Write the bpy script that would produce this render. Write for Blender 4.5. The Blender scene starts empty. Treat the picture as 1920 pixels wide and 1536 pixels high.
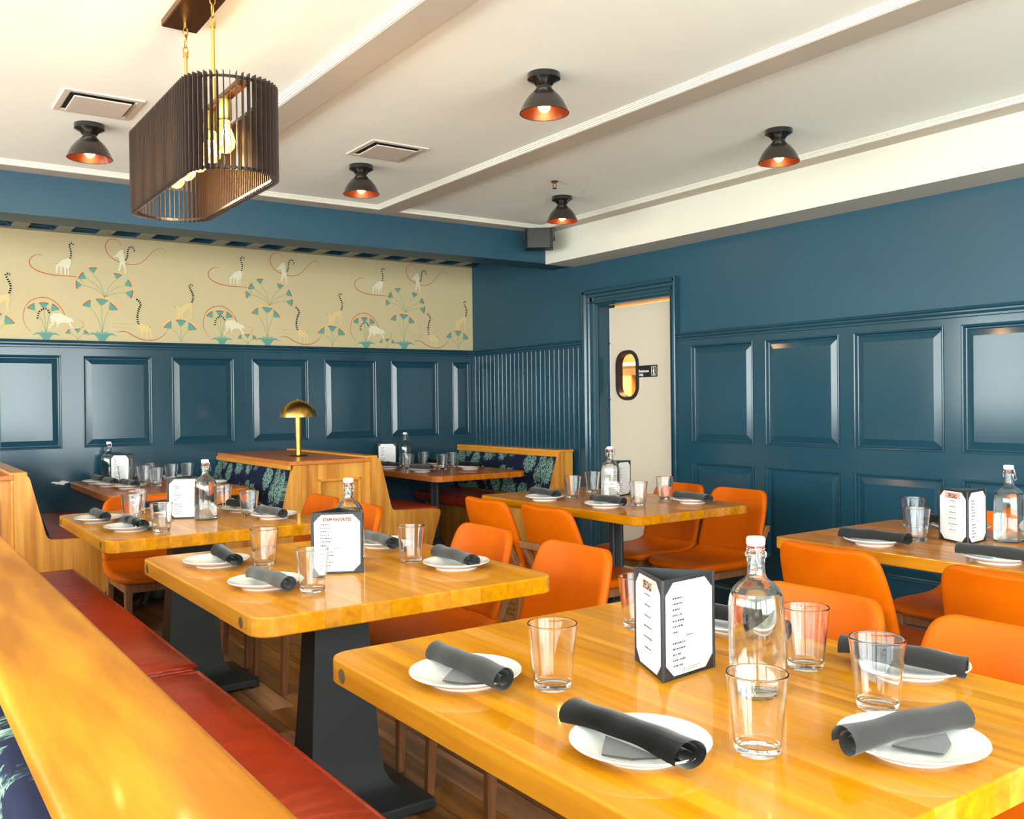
import bpy, bmesh, math, random
from mathutils import Vector, Matrix
random.seed(11)
SC = bpy.context.scene
COL = SC.collection
R = math.radians
sin, cos, pi = math.sin, math.cos, math.pi

# ------------------------------------------------------------------ camera, light, exposure
cam_d = bpy.data.cameras.new('camera')
cam = bpy.data.objects.new('camera', cam_d)
COL.objects.link(cam)
cam_d.sensor_width = 36.0
cam_d.lens = 1728.8 / 1920 * 36
cam_d.shift_y = -3.8 / 1920
cam_d.clip_start = 0.02
_yaw, _pitch, _roll = 0.61042, -0.0070832, -0.0117811
_f = Vector((sin(_yaw) * cos(_pitch), cos(_yaw) * cos(_pitch), sin(_pitch)))
_r = Vector((cos(_yaw), -sin(_yaw), 0))
_u = _r.cross(_f)
_r2 = cos(_roll) * _r + sin(_roll) * _u
_u2 = -sin(_roll) * _r + cos(_roll) * _u
_m = Matrix((_r2, _u2, -_f)).transposed().to_4x4()
_m.translation = (0, 0, 1.30)
cam.matrix_world = _m
SC.camera = cam

world = bpy.data.worlds.new('world')
SC.world = world
world.use_nodes = True
_bg = world.node_tree.nodes['Background']
_bg.inputs[0].default_value = (0.92, 1.0, 0.99, 1)
_bg.inputs[1].default_value = 5.0

vs = SC.view_settings
vs.view_transform = 'Standard'
vs.look = 'None'
vs.gamma = 1.0
vs.use_curve_mapping = False
vs.exposure = 1.88

SC.cycles.max_bounces = 16
SC.cycles.diffuse_bounces = 8
SC.cycles.glossy_bounces = 5
SC.cycles.transmission_bounces = 16
SC.cycles.transparent_max_bounces = 8
SC.cycles.sample_clamp_indirect = 6.0
SC.cycles.blur_glossy = 0.6
SC.cycles.use_denoising = True

# room extents (metres): camera stands at x=0, y=0
XL, XR, YF, YB = -2.7, 4.456, -2.2, 6.968
ZC, ZB = 2.576, 2.55          # ceiling field, ceiling bands
ZT = 0.78                    # table tops

# window openings (daylight): (wall, a0, a1, z0, z1)
WIN_F = [(-2.4, -0.85), (-0.75, 0.8), (0.9, 2.45), (2.55, 3.25)]
WIN_L = [(-1.9, -0.3), (-0.2, 1.4), (1.5, 3.1), (3.2, 4.8), (5.35, 6.5)]
WZ0, WZ1 = 0.50, 2.46      # front storefront
WL0 = 1.0                    # sill of the left windows


def portal(name, loc, rot, sx, sy):
    l = bpy.data.lights.new(name, 'AREA')
    l.shape = 'RECTANGLE'
    l.size, l.size_y = sx, sy
    l.cycles.is_portal = True
    o = bpy.data.objects.new(name, l)
    o.location = loc
    o.rotation_euler = rot
    COL.objects.link(o)


for a, b in WIN_F:
    portal('window_portal', ((a + b) / 2, YF - .06, (WZ0 + WZ1) / 2), (R(90), 0, 0), b - a, WZ1 - WZ0)
for a, b in WIN_L:
    portal('window_portal', (XL - .06, (a + b) / 2, (WL0 + WZ1) / 2), (R(90), 0, R(-90)), b - a, WZ1 - WL0)


# ------------------------------------------------------------------ materials
def lin(h):
    """sRGB 0-255 triple -> linear rgba"""
    out = []
    for c in h:
        c /= 255
        out.append(c / 12.92 if c <= .04045 else ((c + .055) / 1.055) ** 2.4)
    return (*out, 1)


MATS = {}


def mat(name, col, rough=.5, metal=0., spec=.5, coat=0., coat_r=.1, trans=0., ior=1.45, emit=None, estr=0., sheen=0.):
    m = bpy.data.materials.new(name)
    m.use_nodes = True
    b = m.node_tree.nodes['Principled BSDF']
    b.inputs['Base Color'].default_value = col if len(col) == 4 else (*col, 1)
    b.inputs['Roughness'].default_value = rough
    b.inputs['Metallic'].default_value = metal
    b.inputs['Specular IOR Level'].default_value = spec
    b.inputs['Coat Weight'].default_value = coat
    b.inputs['Coat Roughness'].default_value = coat_r
    b.inputs['Transmission Weight'].default_value = trans
    b.inputs['IOR'].default_value = ior
    b.inputs['Sheen Weight'].default_value = sheen
    if emit:
        b.inputs['Emission Color'].default_value = emit if len(emit) == 4 else (*emit, 1)
        b.inputs['Emission Strength'].default_value = estr
    MATS[name] = m
    return m


class N:
    """small node helper"""
    def __init__(s, m):
        s.m, s.t = m, m.node_tree
        s.b = s.t.nodes['Principled BSDF']

    def n(s, kind, **kw):
        d = s.t.nodes.new(kind)
        for k, v in kw.items():
            if k.startswith('_'):
                setattr(d, k[1:], v)
            else:
                key = k.replace('__', ' ')
                if isinstance(v, bpy.types.NodeSocket):
                    s.t.links.new(v, d.inputs[key])
                else:
                    d.inputs[key].default_value = v
        return d

    def link(s, a, b):
        s.t.links.new(a, b)

    def coords(s, scale=(1, 1, 1), rnd=True, loc=(0, 0, 0)):
        tc = s.n('ShaderNodeTexCoord')
        src = tc.outputs['Object']
        if rnd:
            oi = s.n('ShaderNodeObjectInfo')
            mu = s.n('ShaderNodeMath', _operation='MULTIPLY')
            s.link(oi.outputs['Random'], mu.inputs[0])
            mu.inputs[1].default_value = 37.0
            va = s.n('ShaderNodeVectorMath', _operation='ADD')
            s.link(src, va.inputs[0])
            s.link(mu.outputs[0], va.inputs[1])
            src = va.outputs[0]
        mp = s.n('ShaderNodeMapping', Scale=scale, Location=loc)
        s.link(src, mp.inputs['Vector'])
        return mp.outputs[0]

    def ramp(s, fac, stops):
        r = s.n('ShaderNodeValToRGB')
        e = r.color_ramp.elements
        while len(e) < len(stops):
            e.new(.5)
        for i, (p, c) in enumerate(stops):
            e[i].position = p
            e[i].color = c if len(c) == 4 else (*c, 1)
        s.link(fac, r.inputs[0])
        return r.outputs[0]

    def rndval(s, col, lo, hi, satlo=1., sathi=1.):
        oi = s.n('ShaderNodeObjectInfo')
        mr = s.n('ShaderNodeMapRange')
        s.link(oi.outputs['Random'], mr.inputs['Value'])
        mr.inputs['To Min'].default_value, mr.inputs['To Max'].default_value = lo, hi
        hs = s.n('ShaderNodeHueSaturation')
        s.link(mr.outputs[0], hs.inputs['Value'])
        s.link(col, hs.inputs['Color'])
        if satlo != sathi:
            m2 = s.n('ShaderNodeMapRange')
            fr = s.n('ShaderNodeMath', _operation='FRACT')
            mm = s.n('ShaderNodeMath', _operation='MULTIPLY')
            s.link(oi.outputs['Random'], mm.inputs[0])
            mm.inputs[1].default_value = 7.3
            s.link(mm.outputs[0], fr.inputs[0])
            s.link(fr.outputs[0], m2.inputs['Value'])
            m2.inputs['To Min'].default_value, m2.inputs['To Max'].default_value = satlo, sathi
            s.link(m2.outputs[0], hs.inputs['Saturation'])
        return hs.outputs[0]

    def bump(s, h, strength=.1, dist=.002):
        bp = s.n('ShaderNodeBump', Strength=strength, Distance=dist)
        s.link(h, bp.inputs['Height'])
        s.link(bp.outputs[0], s.b.inputs['Normal'])

    def base(s, c):
        s.link(c, s.b.inputs['Base Color'])


def paint(name, col, rough, scale=250, strength=.08, var=.06, spec=.5):
    m = mat(name, col, rough, spec=spec)
    k = N(m)
    v = k.coords(rnd=False)
    n1 = k.n('ShaderNodeTexNoise', Vector=v, Scale=1.7, Detail=4.)
    c = [x for x in col[:3]]
    k.base(k.ramp(n1.outputs[0], [(.3, [x * (1 - var) for x in c]), (.7, [min(1, x * (1 + var)) for x in c])]))
    n2 = k.n('ShaderNodeTexNoise', Vector=v, Scale=float(scale), Detail=2.)
    k.bump(n2.outputs[0], strength, .001)
    return m


def wood(name, c1, c2, axis='Y', fine=45., stretch=.04, rough=.35, coat=.3, val=(.9, 1.1), sat=(1., 1.), big=0., rnd=True, coat_r=.08, spec=.4, ring=.16, freq=22.):
    m = mat(name, c1, rough, coat=coat, coat_r=coat_r, spec=spec)
    k = N(m)
    sc = [1., 1., 1.]
    sc['XYZ'.index(axis)] = stretch
    v = k.coords(sc, rnd)
    if big:
        w = k.n('ShaderNodeTexNoise', Vector=v, Scale=big, Detail=2., Distortion=.4)
        rg = k.n('ShaderNodeMath', _operation='MULTIPLY')
        k.link(w.outputs[0], rg.inputs[0])
        rg.inputs[1].default_value = freq
        sn = k.n('ShaderNodeMath', _operation='SINE')
        k.link(rg.outputs[0], sn.inputs[0])
        n1 = k.n('ShaderNodeTexNoise', Vector=v, Scale=fine, Detail=5.)
        mx = k.n('ShaderNodeMath', _operation='MULTIPLY_ADD')
        k.link(sn.outputs[0], mx.inputs[0])
        mx.inputs[1].default_value = ring
        k.link(n1.outputs[0], mx.inputs[2])
        fac = mx.outputs[0]
    else:
        n1 = k.n('ShaderNodeTexNoise', Vector=v, Scale=fine, Detail=6., Distortion=.3)
        fac = n1.outputs[0]
    col = k.ramp(fac, [(.28, c1), (.72, c2)])
    col = k.rndval(col, val[0], val[1], sat[0], sat[1])
    k.base(col)
    k.bump(fac, .05, .001)
    return m


paint('blue_paint', (.0115, .0500, .0780), .15, 200, .03, .08)
paint('blue_wall', (.0125, .0610, .0980), .42, 220, .10, .06)
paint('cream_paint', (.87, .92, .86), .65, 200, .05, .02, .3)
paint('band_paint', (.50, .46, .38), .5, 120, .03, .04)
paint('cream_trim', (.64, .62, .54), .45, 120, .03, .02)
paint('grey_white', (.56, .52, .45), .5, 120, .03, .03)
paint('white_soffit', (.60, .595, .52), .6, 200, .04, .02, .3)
paint('wallpaper_ground', (.53, .44, .255), .75, 400, .05, .03, .2)
paint('door_paint', (.60, .53, .42), .45, 150, .02, .02)
paint('outer_wall', (.70, .66, .55), .6, 100, .03, .03)
mat('gap_dark', (.01, .012, .015), .8)
mat('kitchen_wall', (.75, .42, .12), .6)
mat('kitchen_shelf', (.35, .18, .06), .5)
mat('kitchen_steel', (.55, .45, .35), .3, metal=.8)

wood('table_wood', lin((178, 110, 1)), lin((206, 142, 12)), 'Y', 40., .05, .34, .30, (.78, 1.08), (.96, 1.04), coat_r=.045, spec=.10)
wood('table_wood_wall_reflection', lin((168, 98, 10)), lin((198, 130, 30)), 'Y', 40., .05, .34, .30, (.78, 1.08), (.96, 1.04), coat_r=.05, spec=.12)  # same honey wood, colour browned to imitate the blue wall's reflection
wood('booth_wood', lin((160, 82, 16)), lin((190, 108, 30)), 'Y', 40., .05, .34, .30, (.78, 1.08), (.96, 1.04), coat_r=.05, spec=.12)
wood('oak', lin((176, 112, 36)), lin((212, 152, 66)), 'Z', 38., .06, .38, .2, (.96, 1.04), big=5.)
wood('oak_edge', lin((196, 124, 34)), lin((220, 150, 54)), 'Y', 40., .05, .35, .3, (.98, 1.02))
wood('oak_top', lin((176, 98, 36)), lin((196, 118, 50)), 'Y', 40., .06, .4, .12, (.98, 1.02))
wood('ledge_wood', lin((148, 88, 4)), lin((184, 122, 16)), 'Y', 26., .14, .38, .12, (1., 1.), big=2.0, rnd=False, spec=.15, ring=.20, freq=70.)
wood('walnut', lin((116, 74, 44)), lin((152, 104, 66)), 'Z', 60., .06, .45, .15, (.9, 1.1))
wood('plank_wood', lin((112, 72, 34)), lin((176, 124, 66)), 'Y', 22., .09, .42, .2, (.62, 1.25), (.75, 1.1), big=6.)
mat('plug', lin((92, 74, 44)), .6)  # dark disc colour stands in for shade inside the bolt recess

m = mat('orange_leather', lin((190, 84, 0)), .45, spec=.12, coat=.03, coat_r=.25)
k = N(m)
v = k.coords(rnd=True)
n1 = k.n('ShaderNodeTexNoise', Vector=v, Scale=6., Detail=3.)
k.base(k.rndval(k.ramp(n1.outputs[0], [(.3, lin((182, 80, 0))), (.7, lin((194, 90, 0)))]), .95, 1.05))
n2 = k.n('ShaderNodeTexVoronoi', Vector=v, Scale=420.)
k.bump(n2.outputs[0], .06, .0006)

m = mat('red_vinyl', lin((150, 40, 28)), .36, spec=.5, coat=.1, coat_r=.2)
k = N(m)
v = k.coords((.30, 1, 1), True)
n1 = k.n('ShaderNodeTexNoise', Vector=v, Scale=8., Detail=3., Distortion=1.6)
k.base(k.ramp(n1.outputs[0], [(.3, lin((152, 42, 18))), (.7, lin((170, 54, 24)))]))
k.bump(n1.outputs[0], .5, .012)

m = mat('cast_iron', lin((44, 50, 52)), .55, spec=.5)
k = N(m)
n2 = k.n('ShaderNodeTexNoise', Vector=k.coords(rnd=False), Scale=300., Detail=2.)
k.bump(n2.outputs[0], .25, .001)
mat('black_metal', lin((40, 34, 30)), .38, metal=.3)
m = mat('bronze_enamel', lin((36, 28, 24)), .22, spec=.6, coat=.6, coat_r=.12)
k = N(m)
n2 = k.n('ShaderNodeTexVoronoi', Vector=k.coords(rnd=False), Scale=160.)
k.bump(n2.outputs[0], .35, .002)
mat('black_gloss', lin((20, 17, 15)), .16, spec=.6, coat=.5)
mat('copper_inner', lin((74, 30, 12)), .3, metal=.5)
mat('fin_metal', lin((60, 48, 42)), .45, metal=.4)
m = mat('brass', lin((198, 158, 80)), .30, metal=1.)
k = N(m)
n2 = k.n('ShaderNodeTexNoise', Vector=k.coords((1, 1, 60), False), Scale=3., Detail=3.)
k.bump(n2.outputs[0], .05, .001)
mat('brass_rod', lin((200, 160, 84)), .4, metal=.9)
mat('brass_dark', lin((120, 78, 40)), .35, metal=.9)
mat('bulb_glow', (1, .55, .15), .3, emit=(1., .55, .16), estr=5.)
mat('filament_hot', (1, .8, .4), .3, emit=(1., .62, .22), estr=28.)
mat('filament_glow', (1, .8, .4), .3, emit=(1., .50, .09), estr=9.)
mat('amber_glass', (1, .86, .55), 0., trans=1., ior=1.25, emit=(1., .5, .1), estr=.35)
mat('china', (.72, .73, .70), .14, spec=.5, coat=.3, coat_r=.05)
m = mat('napkin_cloth', lin((60, 59, 58)), .9, spec=.2, sheen=.3)
k = N(m)
n2 = k.n('ShaderNodeTexNoise', Vector=k.coords(rnd=True), Scale=900., Detail=2.)
k.bump(n2.outputs[0], .2, .0006)
mat('clear_glass', (1, 1, 1), 0., trans=1., ior=1.36)
mat('bottle_glass', (.97, .99, .97), 0., trans=1., ior=1.45)
mat('water', (1, 1, 1), 0., trans=1., ior=1.33)
mat('ceramic', (.85, .85, .83), .2)
mat('rubber_red', lin((190, 50, 40)), .5)
mat('steel_wire', (.75, .75, .75), .25, metal=1.)
mat('menu_black', lin((34, 38, 40)), .45)
mat('paper', (.66, .66, .655), .6)
mat('ink', (.03, .03, .03), .7)
mat('ink_grey', (.18, .18, .18), .7)
mat('pink_band', lin((214, 160, 142)), .6)
mat('sign_black', (.01, .01, .01), .4)
mat('sign_white', (.9, .9, .9), .4)
mat('hinge_plate', lin((165, 158, 140)), .45, metal=.4)
mat('rubber_black', lin((30, 30, 32)), .45)
mat('pane', (1, 1, 1), 0., trans=1., ior=1.05)
mat('print_red', lin((176, 92, 52)), .8, spec=.2)
mat('print_cream', lin((214, 208, 182)), .8, spec=.2)
mat('print_tan', lin((212, 188, 132)), .8, spec=.2)
mat('print_black', lin((22, 22, 26)), .8, spec=.2)
mat('print_teal', lin((96, 150, 138)), .8, spec=.2)
mat('print_stem', lin((120, 152, 120)), .8, spec=.2)
mat('print_yellow', lin((216, 186, 70)), .8, spec=.2)
mat('print_maroon', lin((140, 54, 60)), .8, spec=.2)
mat('print_pink', lin((228, 176, 130)), .8, spec=.2)
mat('print_olive', lin((170, 150, 100)), .8, spec=.2)
mat('plaster_chip', (.8, .78, .7), .8)

# floral upholstery: pale green branching clusters on navy
m = mat('floral_fabric', (.01, .015, .04), .9, spec=.1)
k = N(m)
tc = k.n('ShaderNodeTexCoord')
sx = k.n('ShaderNodeSeparateXYZ')
k.link(tc.outputs['Object'], sx.inputs[0])
cb = k.n('ShaderNodeCombineXYZ')
k.link(sx.outputs[1], cb.inputs[0])
k.link(sx.outputs[2], cb.inputs[1])
v = cb.outputs[0]
nz = k.n('ShaderNodeTexNoise', Vector=v, Scale=38., Detail=4., Roughness=.7)
vo = k.n('ShaderNodeTexVoronoi', Vector=v, Scale=7.5, Randomness=.7)
ad = k.n('ShaderNodeMath', _operation='MULTIPLY_ADD')
k.link(nz.outputs[0], ad.inputs[0])
ad.inputs[1].default_value = .75
k.link(vo.outputs['Distance'], ad.inputs[2])
mask = k.ramp(ad.outputs[0], [(.90, (1, 1, 1)), (.95, (0, 0, 0))])
vf = k.n('ShaderNodeTexVoronoi', Vector=v, Scale=90., Randomness=1.)
leaf = k.ramp(vf.outputs['Distance'], [(.1, lin((148, 174, 156))), (.5, lin((96, 128, 116))), (.8, lin((36, 52, 62)))])
mix = k.n('ShaderNodeMix', _data_type='RGBA')
k.link(mask, mix.inputs[0])
mix.inputs[6].default_value = lin((28, 33, 54))
k.link(leaf, mix.inputs[7])
k.base(mix.outputs[2])


# ------------------------------------------------------------------ geometry helpers
class G:
    def __init__(s):
        s.bm = bmesh.new()

    def face(s, pts):
        vs_ = [s.bm.verts.new(p) for p in pts]
        return s.bm.faces.new(vs_)

    def box(s, a, b, bev=0., seg=2):
        x0, y0, z0 = a
        x1, y1, z1 = b
        v = [s.bm.verts.new(p) for p in ((x0, y0, z0), (x1, y0, z0), (x1, y1, z0), (x0, y1, z0), (x0, y0, z1), (x1, y0, z1), (x1, y1, z1), (x0, y1, z1))]
        fs = [s.bm.faces.new([v[i] for i in q]) for q in ((3, 2, 1, 0), (4, 5, 6, 7), (0, 1, 5, 4), (1, 2, 6, 5), (2, 3, 7, 6), (3, 0, 4, 7))]
        if bev:
            es = list({e for f in fs for e in f.edges})
            bmesh.ops.bevel(s.bm, geom=es, offset=bev, segments=seg, profile=.5, affect='EDGES')
        return s

    def loft(s, rings, cap=True, close=True):
        """rings: lists of 3D points with equal count"""
        rows = [[s.bm.verts.new(p) for p in r] for r in rings]
        n = len(rows[0])
        for a, b in zip(rows, rows[1:]):
            for i in range(n if close else n - 1):
                j = (i + 1) % n
                s.bm.faces.new((a[i], a[j], b[j], b[i]))
        if cap:
            s.bm.faces.new(rows[0][::-1])
            s.bm.faces.new(rows[-1])
        return s

    def prism(s, poly, fn, a, b):
        """poly: 2D points; fn(u,v,t)->3D"""
        return s.loft([[fn(u, v, a) for u, v in poly], [fn(u, v, b) for u, v in poly]])

    def lathe(s, prof, n=24, c=(0, 0, 0), flute=0, fl_amp=0.):
        rows = []
        for r, z in prof:
            row = []
            for i in range(n):
                a = 2 * pi * i / n
                rr = r
                if flute and r > .03:
                    rr = r - fl_amp * (.5 + .5 * cos(flute * a))
                row.append(s.bm.verts.new((c[0] + rr * cos(a), c[1] + rr * sin(a), c[2] + z)))
            rows.append(row)
        for p, q in zip(rows, rows[1:]):
            for i in range(n):
                j = (i + 1) % n
                s.bm.faces.new((p[i], p[j], q[j], q[i]))
        bmesh.ops.remove_doubles(s.bm, verts=s.bm.verts, dist=1e-6)
        return s

    def tube(s, path, r, n=8, closed=False):
        P = [Vector(p) for p in path]
        m = len(P)
        T = []
        for i in range(m):
            if closed:
                t = P[(i + 1) % m] - P[i - 1]
            else:
                t = P[min(i + 1, m - 1)] - P[max(i - 1, 0)]
            T.append(t.normalized())
        up = Vector((0, 0, 1)) if abs(T[0].z) < .9 else Vector((1, 0, 0))
        nrm = (up - T[0] * up.dot(T[0])).normalized()
        rings = []
        for i in range(m):
            nrm = (nrm - T[i] * nrm.dot(T[i])).normalized()
            bi = T[i].cross(nrm)
            ri = r[i] if isinstance(r, (list, tuple)) else r
            rings.append([P[i] + ri * (cos(2 * pi * q / n) * nrm + sin(2 * pi * q / n) * bi) for q in range(n)])
        if closed:
            rings.append(rings[0])
        s.loft(rings, cap=not closed)
        if closed:
            bmesh.ops.remove_doubles(s.bm, verts=s.bm.verts, dist=1e-6)
        return s

    def mesh(s, name, mt, smooth=None, recalc=True, shift=None):
        if recalc:
            bmesh.ops.recalc_face_normals(s.bm, faces=s.bm.faces)
        if shift is not None:
            bmesh.ops.translate(s.bm, verts=s.bm.verts, vec=-Vector(shift))
        me = bpy.data.meshes.new(name)
        s.bm.to_mesh(me)
        s.bm.free()
        if mt:
            me.materials.append(MATS[mt])
        if smooth is not None:
            me.shade_smooth()
            me.set_sharp_from_angle(angle=R(smooth))
        return me

    def obj(s, name, mt, parent=None, smooth=None, recalc=True, world=False):
        shift = parent.location if (world and parent is not None) else None
        return link(name, s.mesh(name, mt, smooth, recalc, shift), parent)


def link(name, me, parent=None, loc=None, rot=None):
    o = bpy.data.objects.new(name, me)
    COL.objects.link(o)
    if parent is not None:
        o.parent = parent
    if loc is not None:
        o.location = loc
    if rot is not None:
        o.rotation_euler = rot
    return o


def tag(o, label=None, cat=None, group=None, kind=None):
    if label:
        o['label'] = label
    if cat:
        o['category'] = cat
    if group:
        o['group'] = group
    if kind:
        o['kind'] = kind
    return o


def thing(name, label, cat, loc=(0, 0, 0), rz=0., group=None):
    o = bpy.data.objects.new(name, None)
    o.empty_display_size = .1
    COL.objects.link(o)
    o.location = loc
    o.rotation_euler = (0, 0, rz)
    return tag(o, label, cat, group)


def copy_tree(o, parent=None):
    c = o.copy()
    COL.objects.link(c)
    if parent is not None:
        c.parent = parent
    for ch in list(o.children):
        copy_tree(ch, c)
    return c


def struct(o):
    o['kind'] = 'structure'
    return o


def arc(cx, cy, r, a0, a1, n):
    return [(cx + r * cos(R(a0 + (a1 - a0) * i / n)), cy + r * sin(R(a0 + (a1 - a0) * i / n))) for i in range(n + 1)]


def smooth_path(pts, sub=6):
    """Catmull-Rom through 2D/3D points"""
    P = [Vector(p) for p in pts]
    out = []
    for i in range(len(P) - 1):
        p0, p1, p2, p3 = P[max(i - 1, 0)], P[i], P[i + 1], P[min(i + 2, len(P) - 1)]
        for j in range(sub):
            t = j / sub
            out.append(.5 * ((2 * p1) + (-p0 + p2) * t + (2 * p0 - 5 * p1 + 4 * p2 - p3) * t * t + (-p0 + 3 * p1 - 3 * p2 + p3) * t ** 3))
    out.append(P[-1])
    return out


# ------------------------------------------------------------------ floor
floor = struct(G().box((XL, YF, -.06), (XR + .3, YB + .1, -.012)).obj('floor', 'gap_dark'))
PW = .125
x = .62
ci = 0
while x < XR + .02:
    y = .55 - random.random() * .9
    ln = [1.0, 1.25, 1.5]
    while y < YB:
        L = random.choice(ln)
        y1 = min(y + L, YB)
        if y1 - y > .15 and y1 > .6:
            G().box((x + .0012, y + .0012, -.012), (min(x + PW, XR + .2) - .0012, y1 - .0012, 0), .0015, 1).obj('plank', 'plank_wood', floor)
        y = y1
    x += PW
    ci += 1
sub = G().box((XL, YF, -.012), (.62, YB, -.001)).obj('floor_boards', 'plank_wood', floor)
G().box((.62, YF, -.012), (XR, .55, -.004)).obj('floor_boards', 'plank_wood', floor)

# ------------------------------------------------------------------ ceiling
ceiling = struct(G().box((XL, YF, ZC), (XR + .3, YB + .1, ZC + .08)).obj('ceiling', 'cream_paint'))


def ybox(x0, x1, y0, y1, z0, z1, name, mt, par, bev=0.):
    return G().box((x0, y0, z0), (x1, y1, z1), bev).obj(name, mt, par)


YBEAM = 5.524
XSOF = 4.187
# step profile of the moulding that edges every ceiling bay: (distance from band, z)
MOLD = [(0, ZB + .002), (.006, ZB + .002), (.007, ZB + .009), (.013, ZB + .009), (.015, ZB + .015), (.020, ZB + .016), (.022, ZB + .021), (.026, ZB + .022), (.026, ZC), (0, ZC)]


def mold_y(xb, sgn, y0, y1):
    G().prism(MOLD, lambda u, v, t: (xb + sgn * u, t, v), y0, y1).obj('bay_moulding', 'cream_trim', ceiling)


def mold_x(yb, sgn, x0, x1):
    G().prism(MOLD, lambda u, v, t: (t, yb + sgn * u, v), x0, x1).obj('bay_moulding', 'cream_trim', ceiling)


bands = [(-1.20, -1.06), (.12, .26), (1.440, 1.577), (2.742, 2.880)]
bands = [(-2.50, -2.36), (-1.18, -1.04), (1.440, 1.577), (2.742, 2.880)]
YI = 5.394
for a, b in bands:
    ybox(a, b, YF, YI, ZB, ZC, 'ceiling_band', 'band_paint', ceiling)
    mold_y(a, -1, YF, YI)
    mold_y(b, 1, YF, YI)
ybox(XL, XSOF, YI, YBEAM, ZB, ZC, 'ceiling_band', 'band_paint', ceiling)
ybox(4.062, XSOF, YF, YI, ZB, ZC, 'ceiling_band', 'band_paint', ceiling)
mold_y(4.062, -1, YF, YI)
xs_ = [XL, *[q for ab in bands for q in ab], 4.062]
for i in range(0, len(xs_), 2):
    mold_x(YI, -1, xs_[i], xs_[i + 1])

# old water ring on the ceiling by the sprinkler
paint('ceiling_stain', (.70, .74, .66), .65, 200, .05, .02, .3)
g = G()
ring_ = []
for i in range(60):
    a = 2 * pi * i / 60
    rr0 = 1 + .12 * sin(3 * a + .6) + .07 * sin(7 * a)
    ring_.append((3.25 + .42 * rr0 * cos(a), 4.42 + .17 * rr0 * sin(a)))
for i in range(60):
    (ax_, ay_), (bx_, by_) = ring_[i], ring_[(i + 1) % 60]
    wv = .003 + .002 * sin(i * .7)
    ca, cb = Vector((3.25, 4.42)), None
    da, db = (Vector((ax_, ay_)) - ca).normalized() * wv, (Vector((bx_, by_)) - ca).normalized() * wv
    g.face([(ax_ - da.x, ay_ - da.y, ZC - .0006), (bx_ - db.x, by_ - db.y, ZC - .0006), (bx_ + db.x, by_ + db.y, ZC - .0006), (ax_ + da.x, ay_ + da.y, ZC - .0006)])
g.obj('water_stain', 'ceiling_stain', ceiling, recalc=False)

# right soffit and blue beam
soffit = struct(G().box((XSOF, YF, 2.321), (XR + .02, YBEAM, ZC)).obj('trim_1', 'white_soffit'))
beam = struct(G().box((XL, YBEAM, 2.328), (XR + .02, 5.775, ZC)).obj('trim_2', 'blue_wall'))

# coffered ceiling piece between beam and back wall
ZCO = 2.492
cof = struct(G().box((XL, 5.775, ZCO + .13), (XR + .02, YB, ZC + .02)).obj('trim_3', 'blue_paint'))
ybox(XL, XR, 5.775, 6.10, ZCO, ZCO + .13, 'coffer_rail', 'blue_paint', cof)
ybox(XL, XR, 6.885, YB, ZCO, ZCO + .13, 'coffer_rail', 'blue_paint', cof)
x = .892 - .262 * 9
k_ = 0
while x + .16 < 4.5:
    ybox(x - .102, x, 6.10, 6.885, ZCO, ZCO + .13, 'coffer_rib', 'blue_paint', cof)
    xe = min(x + .16, XR)
    g = G()
    g.box((xe - .014, 6.10, ZCO + .022), (xe, 6.885, ZCO + .05))
    g.box((xe - .030, 6.10, ZCO + .05), (xe, 6.885, ZCO + .13))
    g.box((x, 6.10, ZCO + .022), (x + .014, 6.885, ZCO + .05))
    g.box((x, 6.87, ZCO + .022), (xe, 6.885, ZCO + .05))
    g.box((x, 6.855, ZCO + .05), (xe, 6.885, ZCO + .13))
    g.obj('coffer_moulding', 'blue_paint', cof)
    x += .262

# ------------------------------------------------------------------ walls (unseen sides carry the windows)
def wall_with_windows(name, fn, a0, a1, wins, n0, WZ0):
    """fn(a, d, z) -> 3D; a along the wall, d outward depth"""
    root = None
    g = G()

    def bx(a, b, z0, z1, d0=0., d1=.14):
        p, q = fn(a, d0, z0), fn(b, d1, z1)
        g.box([min(u, w) for u, w in zip(p, q)], [max(u, w) for u, w in zip(p, q)])
    bx(a0, a1, 0, WZ0)
    bx(a0, a1, WZ1, ZC + .08)
    prev = a0
    for a, b in wins:
        bx(prev, a, WZ0, WZ1)
        prev = b
    bx(prev, a1, WZ0, WZ1)
    root = struct(g.obj(name, 'outer_wall'))
    for i, (a, b) in enumerate(wins):
        g = G()
        t = .045
        bx(a, a + t, WZ0, WZ1, .03, .09)
        bx(b - t, b, WZ0, WZ1, .03, .09)
        bx(a, b, WZ0, WZ0 + t, .03, .09)
        bx(a, b, WZ1 - t, WZ1, .03, .09)
        bx((a + b) / 2 - .02, (a + b) / 2 + .02, WZ0, WZ1, .04, .08)
        bx(a, b, 1.75, 1.78, .04, .08)
        struct(g.obj('window_%d' % (n0 + i), 'cream_trim'))
    return root


wall_with_windows('wall_front', lambda a, d, z: (a, YF - d, z), XL, XR, WIN_F, 1, WZ0)
wall_with_windows('wall_left', lambda a, d, z: (XL - d, a, z), YF, YB, WIN_L, 5, WL0)

# ---- back wall
wb = struct(G().box((XL, YB, 0), (XR + .02, YB + .1, ZC)).obj('wall_back', 'blue_paint'))
DP = .022                                        # how far the framing stands proud


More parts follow.
